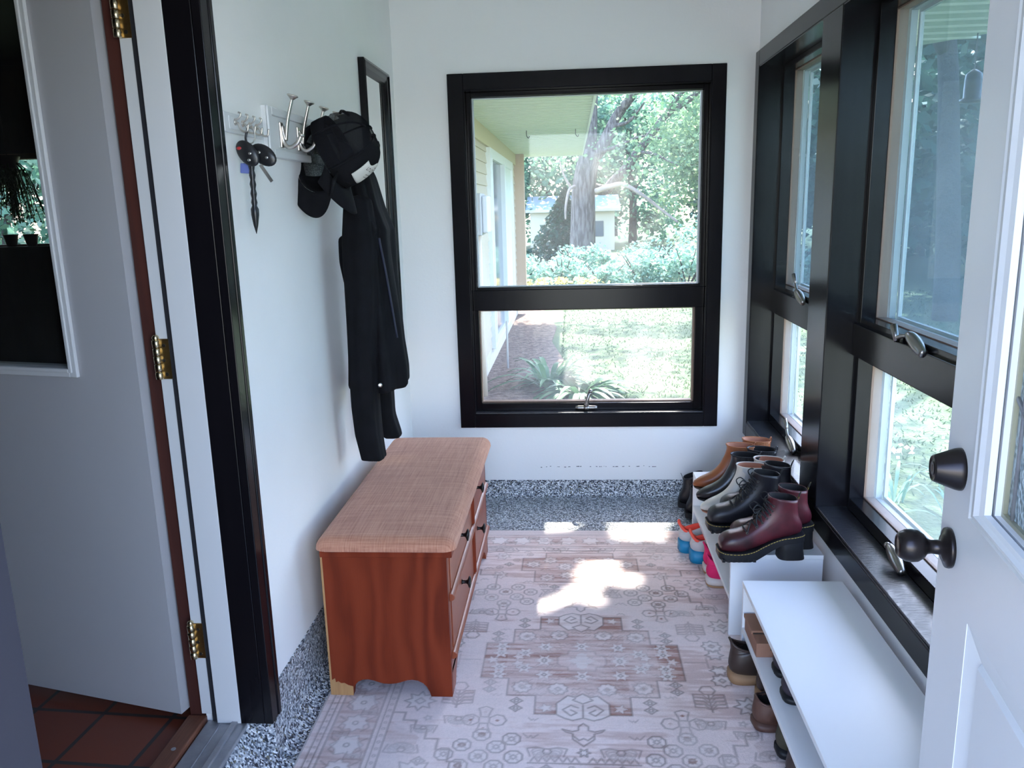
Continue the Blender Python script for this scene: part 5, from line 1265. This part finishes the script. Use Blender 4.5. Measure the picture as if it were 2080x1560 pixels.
# porch roof overhang to the side
pr = structure('ceiling_exterior', 'roof', 'pale green soffit of the porch roof over the side windows')
poly_ = []; y = .0
mb = MB(); mb.prism([(.99, .25), (2.02, .25), (2.02, 4.30), (1.75, 4.62), (1.30, 4.72), (.99, 4.72)], lambda u, v, a: (u, v, a), 2.20, 2.23); mb.build('soffit', 'soffit', pr)
sl_ = MB()
for k in range(28): sl_.box(.99, 2.0, .32 + k * .15, .33 + k * .15, 2.190, 2.201)
sl_.build('soffit_groove', 'soffit', pr)
MB().box(-1.0, 2.05, .22, 4.20, 2.55, 2.65).build('roof', 'shed_roof', pr)
# sliding door, meter, conduit, stake
sd = structure('door_3', 'door', 'white framed sliding door in the sided wall', (SX, 8.30, 0))
mb = MB(); W_ = 3.2; sd_w = W_
mb.box(0, .049, 0, .09, .06, 1.93).box(0, .049, W_ - .09, W_, .06, 1.93).box(0, .05, 0, W_, 1.93, 2.03).box(0, .05, 0, W_, 0, .06)
mb.build('door_frame', 'vinyl_white', sd)
mb = MB(); mb.box(.02, .07, 1.50, 1.62, .06, 1.93).box(.02, .06, .09, .15, .06, 1.93); mb.build('sash', 'vinyl_white', sd)
MB().box(.015, .020, .15, 1.5, .06, 1.93).build('pane', 'dark_pane', sd); MB().box(.015, .020, 1.62, W_ - .09, .06, 1.93).build('pane', 'curtain', sd)
mt = thing('electric_meter', 'grey electric meter box with its conduit on the sided wall', 'meter box', (SX + .018, 6.70, 1.22))
MB().box(0.0, .10, .0, .30, .0, .34).build('meter_box', 'meter', mt, bevel=.01)
MB().box(.10, .155, .02, .28, .02, .32).build('meter_cover', 'meter_light', mt, bevel=.015)
MB().tube([(.05, .14, .0), (.05, .14, -.55), (.05, .17, -.9), (.05, .22, GZ - 1.20)], .03, 10).build('conduit', pmat('beige_conduit', (.55, .46, .36), .5), mt, smooth=True)
mt2 = MB().tube([(0, 0, 0), (0, 0, .50)], .011, 8).build('garden_stake', 'metal_grey', loc=(-.67, 8.15, GZ + .01)); tag(mt2, 'thin grey rod standing in the mulch bed', 'stake')

def leaves(name, centers, size, mat, parent=None, loc=(0, 0, 0), rg=None, droop=0, aspect=.62):
    rg = rg or np.random.RandomState(1); c = np.asarray(centers, float); n = len(c)
    d = rg.normal(size=(n, 3)); d[:, 2] = d[:, 2] * .6 - droop; d /= np.linalg.norm(d, axis=1)[:, None]
    e = rg.normal(size=(n, 3)); e -= d * (e * d).sum(1)[:, None]; e /= np.linalg.norm(e, axis=1)[:, None]
    s = (size * (.6 + .8 * rg.rand(n)))[:, None]
    v = np.stack([c - d * s * .5, c + e * s * aspect * .5, c + d * s * .5, c - e * s * aspect * .5], 1).reshape(-1, 3)
    me = bpy.data.meshes.new(name); me.vertices.add(4 * n); me.vertices.foreach_set('co', v.ravel())
    me.loops.add(4 * n); me.loops.foreach_set('vertex_index', np.arange(4 * n)); me.polygons.add(n); me.polygons.foreach_set('loop_start', np.arange(n) * 4)
    me.update(calc_edges=True); me.materials.append(M[mat])
    o = bpy.data.objects.new(name, me); COL.objects.link(o); o.location = loc
    if parent is not None: o.parent = parent
    return o
def crown_pts(blobs, n, per=36, spread=.16, rg=None, lowcut=-9):
    rg = rg or np.random.RandomState(2); out_ = []; vol = np.array([b[3] * b[4] * b[5] for b in blobs]) ** .75; vol /= vol.sum()
    for b, q in zip(blobs, vol):
        m_ = max(1, int(n * q / per)); u = rg.normal(size=(m_, 3)); u /= np.linalg.norm(u, axis=1)[:, None]; r = rg.rand(m_) ** .42
        cc = np.array(b[:3]) + u * r[:, None] * np.array(b[3:6])
        sp = spread * min(b[3:6])
        pts = np.repeat(cc, per, 0) + rg.normal(size=(m_ * per, 3)) * sp * np.array([1, 1, .7]); out_.append(pts)
    p = np.concatenate(out_); return p[p[:, 2] > lowcut]

# sun gaps: openings cut in the added shade crown so that sunlight reaches the floor and the sill (floor polygons, metres)
GAPS = [[(-.30, 3.60), (.03, 3.60), (.02, 3.46), (-.04, 3.405), (-.30, 3.40)],
        [(.15, 3.60), (.46, 3.60), (.41, 3.31), (.13, 3.34)],
        [(.05, 3.17), (.19, 3.17), (.17, 3.09), (.27, 3.00), (.26, 2.92), (.17, 2.875), (.03, 2.90), (-.02, 2.97), (.00, 3.06)],
        [(-.22, 2.70), (-.05, 2.69), (-.02, 2.74), (.02, 2.76), (.04, 2.70), (.10, 2.72), (.12, 2.80), (.10, 2.87), (.05, 2.90), (-.04, 2.90), (-.10, 2.84), (-.20, 2.74)],
        [(-.20, 3.02), (-.12, 3.03), (-.12, 3.11), (-.15, 3.12), (-.20, 3.10)]]
def floorhit(p):
    k = p[:, 2] / SUN.z; return p[:, 0] - k * SUN.x, p[:, 1] - k * SUN.y
def in_gap(p, grow=0.0):
    X, Y = floorhit(p); hit = np.zeros(len(p), bool)
    for g_ in GAPS:
        pts = np.array(g_); c = pts.mean(0); pts = c + (pts - c) * (1 + grow); ins = np.zeros(len(p), bool); n = len(pts)
        for i in range(n):
            xa, ya = pts[i]; xb, yb = pts[(i + 1) % n]; ins ^= ((ya > Y) != (yb > Y)) & (X < (xb - xa) * (Y - ya) / (yb - ya + 1e-12) + xa)
        hit |= ins
    # sill strips and the sunny streaks on the lawn
    hit |= (Y > 3.62) & (Y < 3.70) & (((X > -.12) & (X < .06)) | ((X > .22) & (X < .48)))
    return hit

def limb(mb, pts, r0, r1, n=10, k=6):
    p = bez(pts, k); m_ = len(p); mb.tube(p, [r0 + (r1 - r0) * i / (m_ - 1) for i in range(m_)], n)
# the big oak
ok = thing('oak_tree', 'large old oak with a thick grey trunk behind the shrubs', 'tree', (.31, 24, GZ))
def lp(x, z, y=24): return (x - .31, y - 24, z - GZ)
mb = MB(); limb(mb, [lp(.30, -.3), lp(.31, .3), lp(.33, 1.0), lp(.35, 1.8), lp(.46, 2.5), lp(.60, 2.9)], .40, .30, 18)
mb.build('trunk', 'bark', ok, smooth=True)
mb = MB()
limb(mb, [lp(.50, 2.5), lp(.56, 3.3), lp(.60, 4.0), lp(.66, 5.2), lp(.5, 7.5)], .22, .10)
limb(mb, [lp(.55, 2.7), lp(.86, 3.0), lp(1.10, 3.45), lp(1.30, 3.85), lp(1.75, 4.4, 23.6), lp(2.6, 5.6, 23)], .22, .09)
limb(mb, [lp(.62, 1.9, 24.3), lp(1.0, 1.85, 24.4), lp(1.25, 2.1, 24.4), lp(1.60, 2.45, 24.2), lp(1.85, 2.80, 24), lp(2.4, 3.5, 23.8), lp(2.7, 3.85, 23.8), lp(3.45, 4.35, 23.6), lp(4.2, 5.4, 23)], .17, .07)
limb(mb, [lp(2.45, 3.55, 23.8), lp(2.9, 4.2, 23.6), lp(3.4, 4.7, 23.4)], .08, .04)
limb(mb, [lp(.78, 2.9), lp(1.15, 2.95, 23.5), lp(1.9, 3.2, 23), lp(2.4, 3.1, 22.6)], .06, .02)
limb(mb, [lp(1.2, 3.6), lp(1.6, 3.65, 23.6), lp(2.0, 4.1, 23.2)], .06, .02)
limb(mb, [lp(1.9, 2.85), lp(2.3, 2.75, 23.4), lp(2.9, 2.4, 23)], .05, .02)
mb.build('branch', 'bark', ok, smooth=True)
mb = MB()
limb(mb, [lp(.10, 1.95, 23.6), lp(-.06, 1.85, 23.4), lp(-.16, 1.4, 23.3), lp(-.17, 1.05, 23.3)], .05, .025, 8)
limb(mb, [lp(.0, 1.9, 23.5), lp(-.2, 2.25, 23.4), lp(-.33, 2.7, 23.3)], .045, .02, 8)
limb(mb, [lp(.70, 1.80, 23.6), lp(1.1, 1.92, 23.3), lp(1.45, 1.95, 23.2), lp(1.95, 1.65, 23), lp(2.4, 1.3, 23), lp(2.9, .9, 22.8)], .085, .03, 8)
mb.build('dead_branch', 'bark_dead', ok, smooth=True)
rg = np.random.RandomState(11)
p = crown_pts([(-.3, 0, 3.3, 1.2, 1.0, 1.0), (2.4, -1.2, 3.0, 1.6, 1.2, 1.2), (3.6, -.8, 4.6, 1.6, 1.6, 1.2), (1.2, -2.2, 4.9, 1.3, 1, .8), (.6, 1, 6.2, 3.4, 2.5, 1.5), (3.0, 1, 6.4, 2.6, 2.5, 1.4)], 12000, 30, .26, rg)
leaves('foliage', p, .125, 'leaf_oak', ok, rg=rg)

def tree(name, label, x, y, h, rad, zc, nleaf, mat, leaf=.2, trunk=.18, barkm='bark_dark', group=None, seed=1, low=.3, cat='tree', per=34):
    o = thing(name, label, cat, (x, y, GZ), group=group); rg = np.random.RandomState(seed)
    mb = MB(); limb(mb, [(0, 0, -.1), (.1 * rg.normal(), 0, h * .3), (.2 * rg.normal(), .1, h * .62), (.2 * rg.normal(), 0, h * .85)], trunk, trunk * .3, 10)
    for k in range(5):
        a = rg.rand() * 6.3; z = h * (.3 + .1 * k); limb(mb, [(0, 0, z), (rad * .35 * math.cos(a), rad * .35 * math.sin(a), z + h * .1), (rad * .75 * math.cos(a), rad * .75 * math.sin(a), z + h * .22)], trunk * .4, .02, 7)
    mb.build('trunk', barkm, o, smooth=True)
    bl = [(0, 0, zc, rad, rad, (h - zc))]
    for k in range(6):
        a = k * 1.05 + rg.rand(); z = low + (h - low) * rg.rand() * .8
        bl.append((rad * .6 * math.cos(a), rad * .6 * math.sin(a), z + .5, rad * .6, rad * .6, max(.8, h * .18)))
    p = crown_pts(bl, nleaf, per, .22, rg, .05); leaves('foliage', p, leaf, mat, o, rg=rg)
    return o
BGT = 'leafy trees of the wood behind the garden'
spots = [(-3.6, 31, 6.2, 2.6, 3.4), (-1.0, 34.5, 7.0, 3.2, 3.8), (2.6, 35.5, 7.0, 3.0, 3.8), (5.8, 31, 6.6, 2.8, 3.6), (4.4, 26.0, 5.2, 1.9, 2.8), (8.6, 27, 6.2, 2.8, 3.4), (-7.5, 37, 7.5, 3.2, 4), (12.5, 33, 7.5, 3.2, 4), (2.2, 43, 8.2, 4, 4.4), (8.4, 40, 8.0, 4, 4.4)]
lbl = ['leafy tree beyond the house corner at the edge of the wood', 'tall tree right behind the pale shed', 'leafy tree rising behind the shed roof beyond the oak', 'bright leafy tree standing beside the oak', 'low sunlit tree under the spreading oak branches', 'broad tree standing deeper beyond the oak', 'far tree mostly hidden by the house wing', 'far tree behind the side lawn', 'leafy tree of the far row behind the oak', 'tall far tree behind the bright tree']
for i, (x, y, h, rd, zc) in enumerate(spots):
    tree('leafy_tree', lbl[i], x, y, h, rd, zc, 7500 if i < 5 else 4500, 'leaf_oak' if i in (3, 4) else 'leaf_back', .17 if y < 33 else .26, .2, group=BGT, seed=20 + i)
SDT = 'shady trees beyond the side lawn'
side = [(6.8, 14.0, 4.6, 2.3, 2.6), (9.6, 17.2, 5.2, 2.6, 2.9), (6.4, 19.3, 5.2, 2.3, 2.9), (10.6, 11.6, 4.8, 2.5, 2.7), (9.6, 23.5, 6.4, 3.0, 3.4), (14.6, 19.5, 6.4, 3.2, 3.4), (6.9, 23.0, 4.8, 1.8, 2.6), (13.4, 14.6, 5.6, 2.8, 3.0), (17, 26, 8, 4.2, 4.2), (15.0, 9.5, 5.6, 2.8, 3), (7.2, 29.0, 6.4, 2.8, 3.6)]
lbs = ['shady tree closest to the side window across its lawn', 'shady tree in the middle beyond the side lawn', 'shady tree at the oak side of the side lawn', 'shady tree toward the front of the side lawn', 'tall shady tree behind the other side trees', 'broad shady tree far off across the side lawn', 'small shady tree between the oak and the side lawn', 'shady tree filling the gap behind the first side trees', 'far shady tree closing the view past the side lawn', 'shady tree at the front end of the side row', 'shady tree between the wood and the side lawn']
for i, (x, y, h, rd, zc) in enumerate(side):
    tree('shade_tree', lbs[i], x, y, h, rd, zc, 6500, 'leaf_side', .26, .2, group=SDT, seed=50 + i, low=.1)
tree('yard_tree', 'sunlit tree seen through the far house window beside the hanging plant', -8.6, 15.5, 5, 2.2, 2.4, 3500, 'leaf_back', .2, .15, group='trees beyond the far house window', seed=91, low=.2)
tree('yard_tree', 'sunlit tree seen through the far house window behind the hanging plant', -11.5, 18.5, 7, 2.8, 3, 4500, 'leaf_back', .24, .15, group='trees beyond the far house window', seed=92, low=.1)
tree('yard_tree', 'bushy tree seen low through the far house window', -14.5, 20.0, 6, 3.0, 2.6, 4500, 'leaf_side', .24, .15, group='trees beyond the far house window', seed=93, low=.1)
# maple with a visible trunk; its unseen crown is added to shade the porch
mp = thing('maple_tree', 'dark trunked tree on the side lawn with an unseen crown added to shade the porch', 'tree', (5.0, 11.2, GZ))
mb = MB(); limb(mb, [(0, 0, -.1), (-.05, 0, 1.0), (-.15, 0, 2.2), (-.28, 0, 3.5), (-.8, -.3, 5.5), (-1.8, -1, 7.5)], .17, .08, 12)
limb(mb, [(-.28, 0, 3.4), (-1.4, -.6, 4.9), (-2.8, -1.4, 6.4), (-4.0, -2.0, 7.4)], .10, .03, 8); limb(mb, [(-.6, -.2, 4.8), (.6, .4, 6.4), (1.8, .6, 7.6)], .09, .03, 8); limb(mb, [(-.5, -.1, 4.6), (-1.2, 2.0, 6.4), (-1.8, 4.4, 7.6)], .09, .03, 8)
mb.build('trunk', 'bark_dark', mp, smooth=True)
rg = np.random.RandomState(77)
p = crown_pts([(-2.2, -1.0, 7.6, 2.4, 2.2, 1.2), (-3.4, -1.8, 7.4, 1.8, 1.8, 1.0), (.2, .3, 6.6, 1.8, 1.8, 1.2)], 5000, 30, .20, rg, 3.6)
# unseen leaf slab added to block the sun at the end window, open only at the gaps
n_ = 15000; X = rg.uniform(-1.1, 1.5, n_); Y = rg.uniform(2.2, 4.3, n_); t_ = (6.2 + rg.rand(n_) * 1.5 - 0) / SUN.z
b_ = np.stack([X + t_ * SUN.x, Y + t_ * SUN.y, t_ * SUN.z], 1) - np.array([5.0, 11.2, GZ]); p = np.concatenate([p, b_])
b2_ = crown_pts([(-2.4, 3.6, 7.8, 2.3, 2.2, .9), (-1.2, 5.6, 7.9, 2.3, 2.0, .9), (-3.6, 5.4, 7.9, 1.8, 1.8, .8)], 5200, 40, .26, rg, 3.6); p = np.concatenate([p, b2_])  # more unseen crown, added to shade the lawn
w_ = p + np.array([5.0, 11.2, GZ]); fx_, fy_ = floorhit(w_)
near = (fx_ > -1.2) & (fx_ < 1.6) & (fy_ > 2.0) & (fy_ < 4.4)
gap = in_gap(w_, .10)
# lawn streaks left sunny beyond the window
lawn_sun = (fy_ > 6.0) & (np.sin(fy_ * 2.6 + fx_ * 1.1) > .62)
p = p[~gap & ~lawn_sun]
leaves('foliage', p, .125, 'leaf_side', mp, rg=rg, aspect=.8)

# dark conifer in front of the shed
cf = thing('conifer_tree', 'dark pointed evergreen in front of the pale shed', 'tree', (-.40, 25.5, GZ))
MB().cyl((0, 0, -.1), (0, 0, 1.9), .09, .02, 8).build('trunk', 'bark_dark', cf)
rg = np.random.RandomState(5); n_ = 5200; z = rg.rand(n_) ** 1.4 * 2.15; a = rg.rand(n_) * 6.3; r = (2.15 - z) * .52 * np.sqrt(rg.rand(n_)) + .03
leaves('foliage', np.stack([r * np.cos(a) + .18 * (z / 2), r * np.sin(a), z], 1), .13, 'leaf_dark', cf, rg=rg)
# shed
sh = thing('garden_shed', 'pale shed with a blue grey roof half hidden behind the oak', 'shed', (.05, 30, GZ))
MB().box(-1.55, 1.50, 0, 2.4, 0, 1.45).build('shed_wall', 'shed_wall', sh)
mb = MB(); mb.add([(-1.7, -.25, 1.50), (1.70, -.25, 1.50), (1.70, 1.3, 1.98), (-1.7, 1.3, 1.98), (1.7, 2.7, 1.5), (-1.7, 2.7, 1.5)], [(0, 1, 2, 3), (3, 2, 4, 5)]); mb.build('roof', 'shed_roof', sh, solid=.05)
MB().box(-1.7, 1.7, -.27, -.22, 1.40, 1.50).build('fascia', 'vinyl_white', sh)
MB().box(.55, 1.1, -.02, 0, .5, 1.05).build('window', 'dark_pane', sh)
# shrubs
SHG = 'leafy shrubs of the border under the oak'
sb_ = [(-1.0, 15.6, .85), (-.2, 16.2, .75), (.6, 15.4, .65), (1.35, 16.2, .80), (2.2, 15.8, .95), (3.1, 16.6, 1.1), (4.2, 16.2, 1.0), (.2, 17.6, .9), (1.7, 18.0, 1.0), (3.4, 18.6, 1.6)]
sl_b = ['shrub at the end of the border beside the house corner', 'second shrub from the house corner in the border', 'low shrub in front of the oak trunk', 'shrub just past the oak trunk', 'bright shrub in the lawn side of the border', 'big sunlit shrub in the lawn side of the border', 'shrub at the far lawn end of the border', 'shrub behind the front row on the house side of the oak', 'shrub behind the front row on the lawn side of the oak', 'tallest shrub at the back of the border']
for i, (x, y, r) in enumerate(sb_):
    o = thing('garden_shrub', sl_b[i], 'shrub', (x, y, GZ), group=SHG); rg = np.random.RandomState(200 + i)
    mb = MB()
    for k in range(7): a = rg.rand() * 6.3; mb.tube([(0, 0, -.02), (.3 * r * math.cos(a), .3 * r * math.sin(a), r * .5), (.6 * r * math.cos(a), .6 * r * math.sin(a), r * .85)], [.02, .014, .006], 6)
    mb.build('stem', 'bark_dark', o)
    leaves('foliage', crown_pts([(0, 0, r * .38, r * .8, r * .7, r * .5)], 1900, 14, .16, rg, .01), .085, 'leaf_bush', o, rg=rg)
# strap leaved clumps, lilies, window flowers
def blades(mb, n, r0, ln, wd, rg, up=.8, mi=0):
    for k in range(n):
        a = rg.uniform(0, 2 * PI); l_ = ln * rg.uniform(.6, 1.1); t = rg.uniform(.35, 1.15) * up
        b = Vector((r0 * rg.random() * math.cos(a), r0 * rg.random() * math.sin(a), 0)); d_ = Vector((math.cos(a), math.sin(a), 0)); e_ = Vector((-math.sin(a), math.cos(a), 0)) * wd
        pts = []
        for j in range(6):
            s = j / 5; q = b + d_ * (l_ * math.cos(t) * s + .25 * l_ * s * s * math.cos(t)) + Vector((0, 0, l_ * (math.sin(t) * s * 1.35 - .75 * s * s)))
            w = math.sin(PI * (.12 + .88 * s)) ** .8 * (1 if j < 5 else .05); pts.append([q - e_ * w, q + Vector((0, 0, -.15 * wd)), q + e_ * w])
        mb.rings(pts, False, False, False, mi)
rg_ = random.Random(4)
for lb, loc, n, ln, wd, up in (('strappy plant with upright blue green leaves in the mulch outside the end window', (-.26, 7.25, GZ + .02), 75, .52, .026, 1.05), ('broader strappy plant drooping beside it nearer the window', (.02, 6.95, GZ), 85, .50, .030, .72)):
    o = thing('hosta_plant', lb, 'plant', (loc[0] + .04, loc[1], loc[2]), group='strappy plants outside the end window'); mb = MB(); blades(mb, n, .10, ln, wd, rg_, up); mb.build('leaves', 'leaf_hosta', o, smooth=True)
for i, (x, y) in enumerate(((-.75, 14.3), (-.25, 14.5), (.25, 14.4))):
    o = thing('day_lily', ['yellow lily clump beside the house corner in front of the border', 'yellow lily clump in the middle of the three', 'yellow lily clump on the oak side in front of the border'][i], 'plant', (x, y, GZ), group='yellow lilies in front of the border')
    mb = MB(); blades(mb, 40, .08, .42, .016, rg_, .9); mb.build('leaves', 'leaf_bush', o, smooth=True)
    rg = np.random.RandomState(300 + i); leaves('blossom', np.stack([rg.normal(0, .16, 60), rg.normal(0, .12, 60), .26 + .12 * rg.rand(60)], 1), .09, 'leaf_flower', o, rg=rg)
for i, (x, y) in enumerate(((1.75, 4.35), (1.95, 4.05), (2.15, 4.6))):
    o = thing('garden_flower', ['slender flowering plant under the side window, middle of three', 'slender flowering plant under the side window, closest to the glass', 'slender flowering plant under the side window, farther out on the lawn'][i], 'plant', (x, y, GZ), group='flowers under the side window')
    mb = MB(); blades(mb, 14, .06, .34, .010, rg_, 1.25); mb.build('leaves', 'leaf_bush', o, smooth=True)
    rg = np.random.RandomState(320 + i); leaves('blossom', np.stack([rg.normal(0, .05, 14), rg.normal(0, .05, 14), .28 + .08 * rg.rand(14)], 1), .035, 'leaf_pink', o, rg=rg)
# grass blades over the lawn nearest the windows
rg = np.random.RandomState(9); n_ = 22000
gy = 4.4 + 10.5 * rg.rand(n_) ** .9; gx = -.3 + rg.rand(n_) * (gy * .62 + 1.2); gx = np.where(gx < -.15, -.12, gx)
gh = .012 + .022 * rg.rand(n_); ga = rg.rand(n_) * 6.3; wd = .005 + .003 * rg.rand(n_); lx = rg.normal(0, .025, n_); ly = rg.normal(0, .025, n_)
v = np.stack([np.stack([gx - wd * np.cos(ga), gy - wd * np.sin(ga), np.full(n_, GZ)], 1), np.stack([gx + wd * np.cos(ga), gy + wd * np.sin(ga), np.full(n_, GZ)], 1), np.stack([gx + lx, gy + ly, GZ + gh], 1)], 1).reshape(-1, 3)
me = bpy.data.meshes.new('grass'); me.vertices.add(3 * n_); me.vertices.foreach_set('co', v.ravel()); me.loops.add(3 * n_); me.loops.foreach_set('vertex_index', np.arange(3 * n_))
me.polygons.add(n_); me.polygons.foreach_set('loop_start', np.arange(n_) * 3); me.update(calc_edges=True); me.materials.append(M['grass'])
go = bpy.data.objects.new('grass', me); COL.objects.link(go); tag(go, 'short green grass of the lawn outside the windows', 'grass', kind='stuff')
wl = MB(); 
for k in range(5): a = k * 1.26; wl.add([(0, 0, .03), (.03 * math.cos(a - .4), .03 * math.sin(a - .4), .05), (.06 * math.cos(a), .06 * math.sin(a), .07), (.03 * math.cos(a + .4), .03 * math.sin(a + .4), .05)], [(0, 1, 2, 3)])
tag(wl.build('fallen_leaf', 'white_leaf', loc=(.62, 9.2, GZ)), 'pale dry leaf lying on the lawn', 'leaf')
# hanging feeder outside the near side window
fd = thing('bird_feeder', 'small dark bird feeder hanging under the side soffit', 'bird feeder', (1.93, 4.25, 1.98))
MB().lathe([(.01, .05), (.035, .03), (.04, .0), (.04, -.08), (.055, -.085), (.055, -.10), (.01, -.105)][::-1], (0, 0, 0), (0, 0, 1), 16).build('seed_tube', 'bronze', fd, smooth=True)
MB().tube([(0, 0, .05), (0, 0, .225)], .003, 6).build('hanger', 'bronze', fd)

# ------------------------------------------------------------------ light
sun = bpy.data.lights.new('sun', 'SUN'); sun.energy = 4.6; sun.angle = math.radians(.5); sun.color = (1.0, .92, .84)
so = bpy.data.objects.new('sun', sun); COL.objects.link(so); so.rotation_euler = (-SUN).to_track_quat('-Z', 'Y').to_euler(); so.location = (3, 12, 14)
w = bpy.data.worlds.new('sky'); SC.world = w; w.use_nodes = True; nt = w.node_tree; nt.nodes.clear()
out = nt.nodes.new('ShaderNodeOutputWorld'); bg = nt.nodes.new('ShaderNodeBackground'); sk = nt.nodes.new('ShaderNodeTexSky')
sk.sky_type = 'NISHITA'; sk.sun_disc = False; sk.sun_elevation = math.asin(SUN.z); sk.sun_rotation = math.atan2(SUN.x, SUN.y)
sk.altitude = 200; sk.air_density = 1.0; sk.dust_density = 1.6; sk.ozone_density = 1.0
bg.inputs[1].default_value = .42
tn = nt.nodes.new('ShaderNodeMix'); tn.data_type = 'RGBA'; tn.blend_type = 'MULTIPLY'; tn.inputs['Factor'].default_value = 1; tn.inputs['B'].default_value = (1.06, .985, 1.03, 1)
nt.links.new(sk.outputs[0], tn.inputs['A']); nt.links.new(tn.outputs['Result'], bg.inputs[0]); nt.links.new(bg.outputs[0], out.inputs[0])
SC.cycles.transparent_max_bounces = 16; SC.cycles.max_bounces = 10; SC.cycles.diffuse_bounces = 6
SC.view_settings.view_transform = 'Standard'; SC.view_settings.look = 'None'; SC.view_settings.gamma = 1
SC.view_settings.use_curve_mapping = False; SC.view_settings.exposure = 2.5
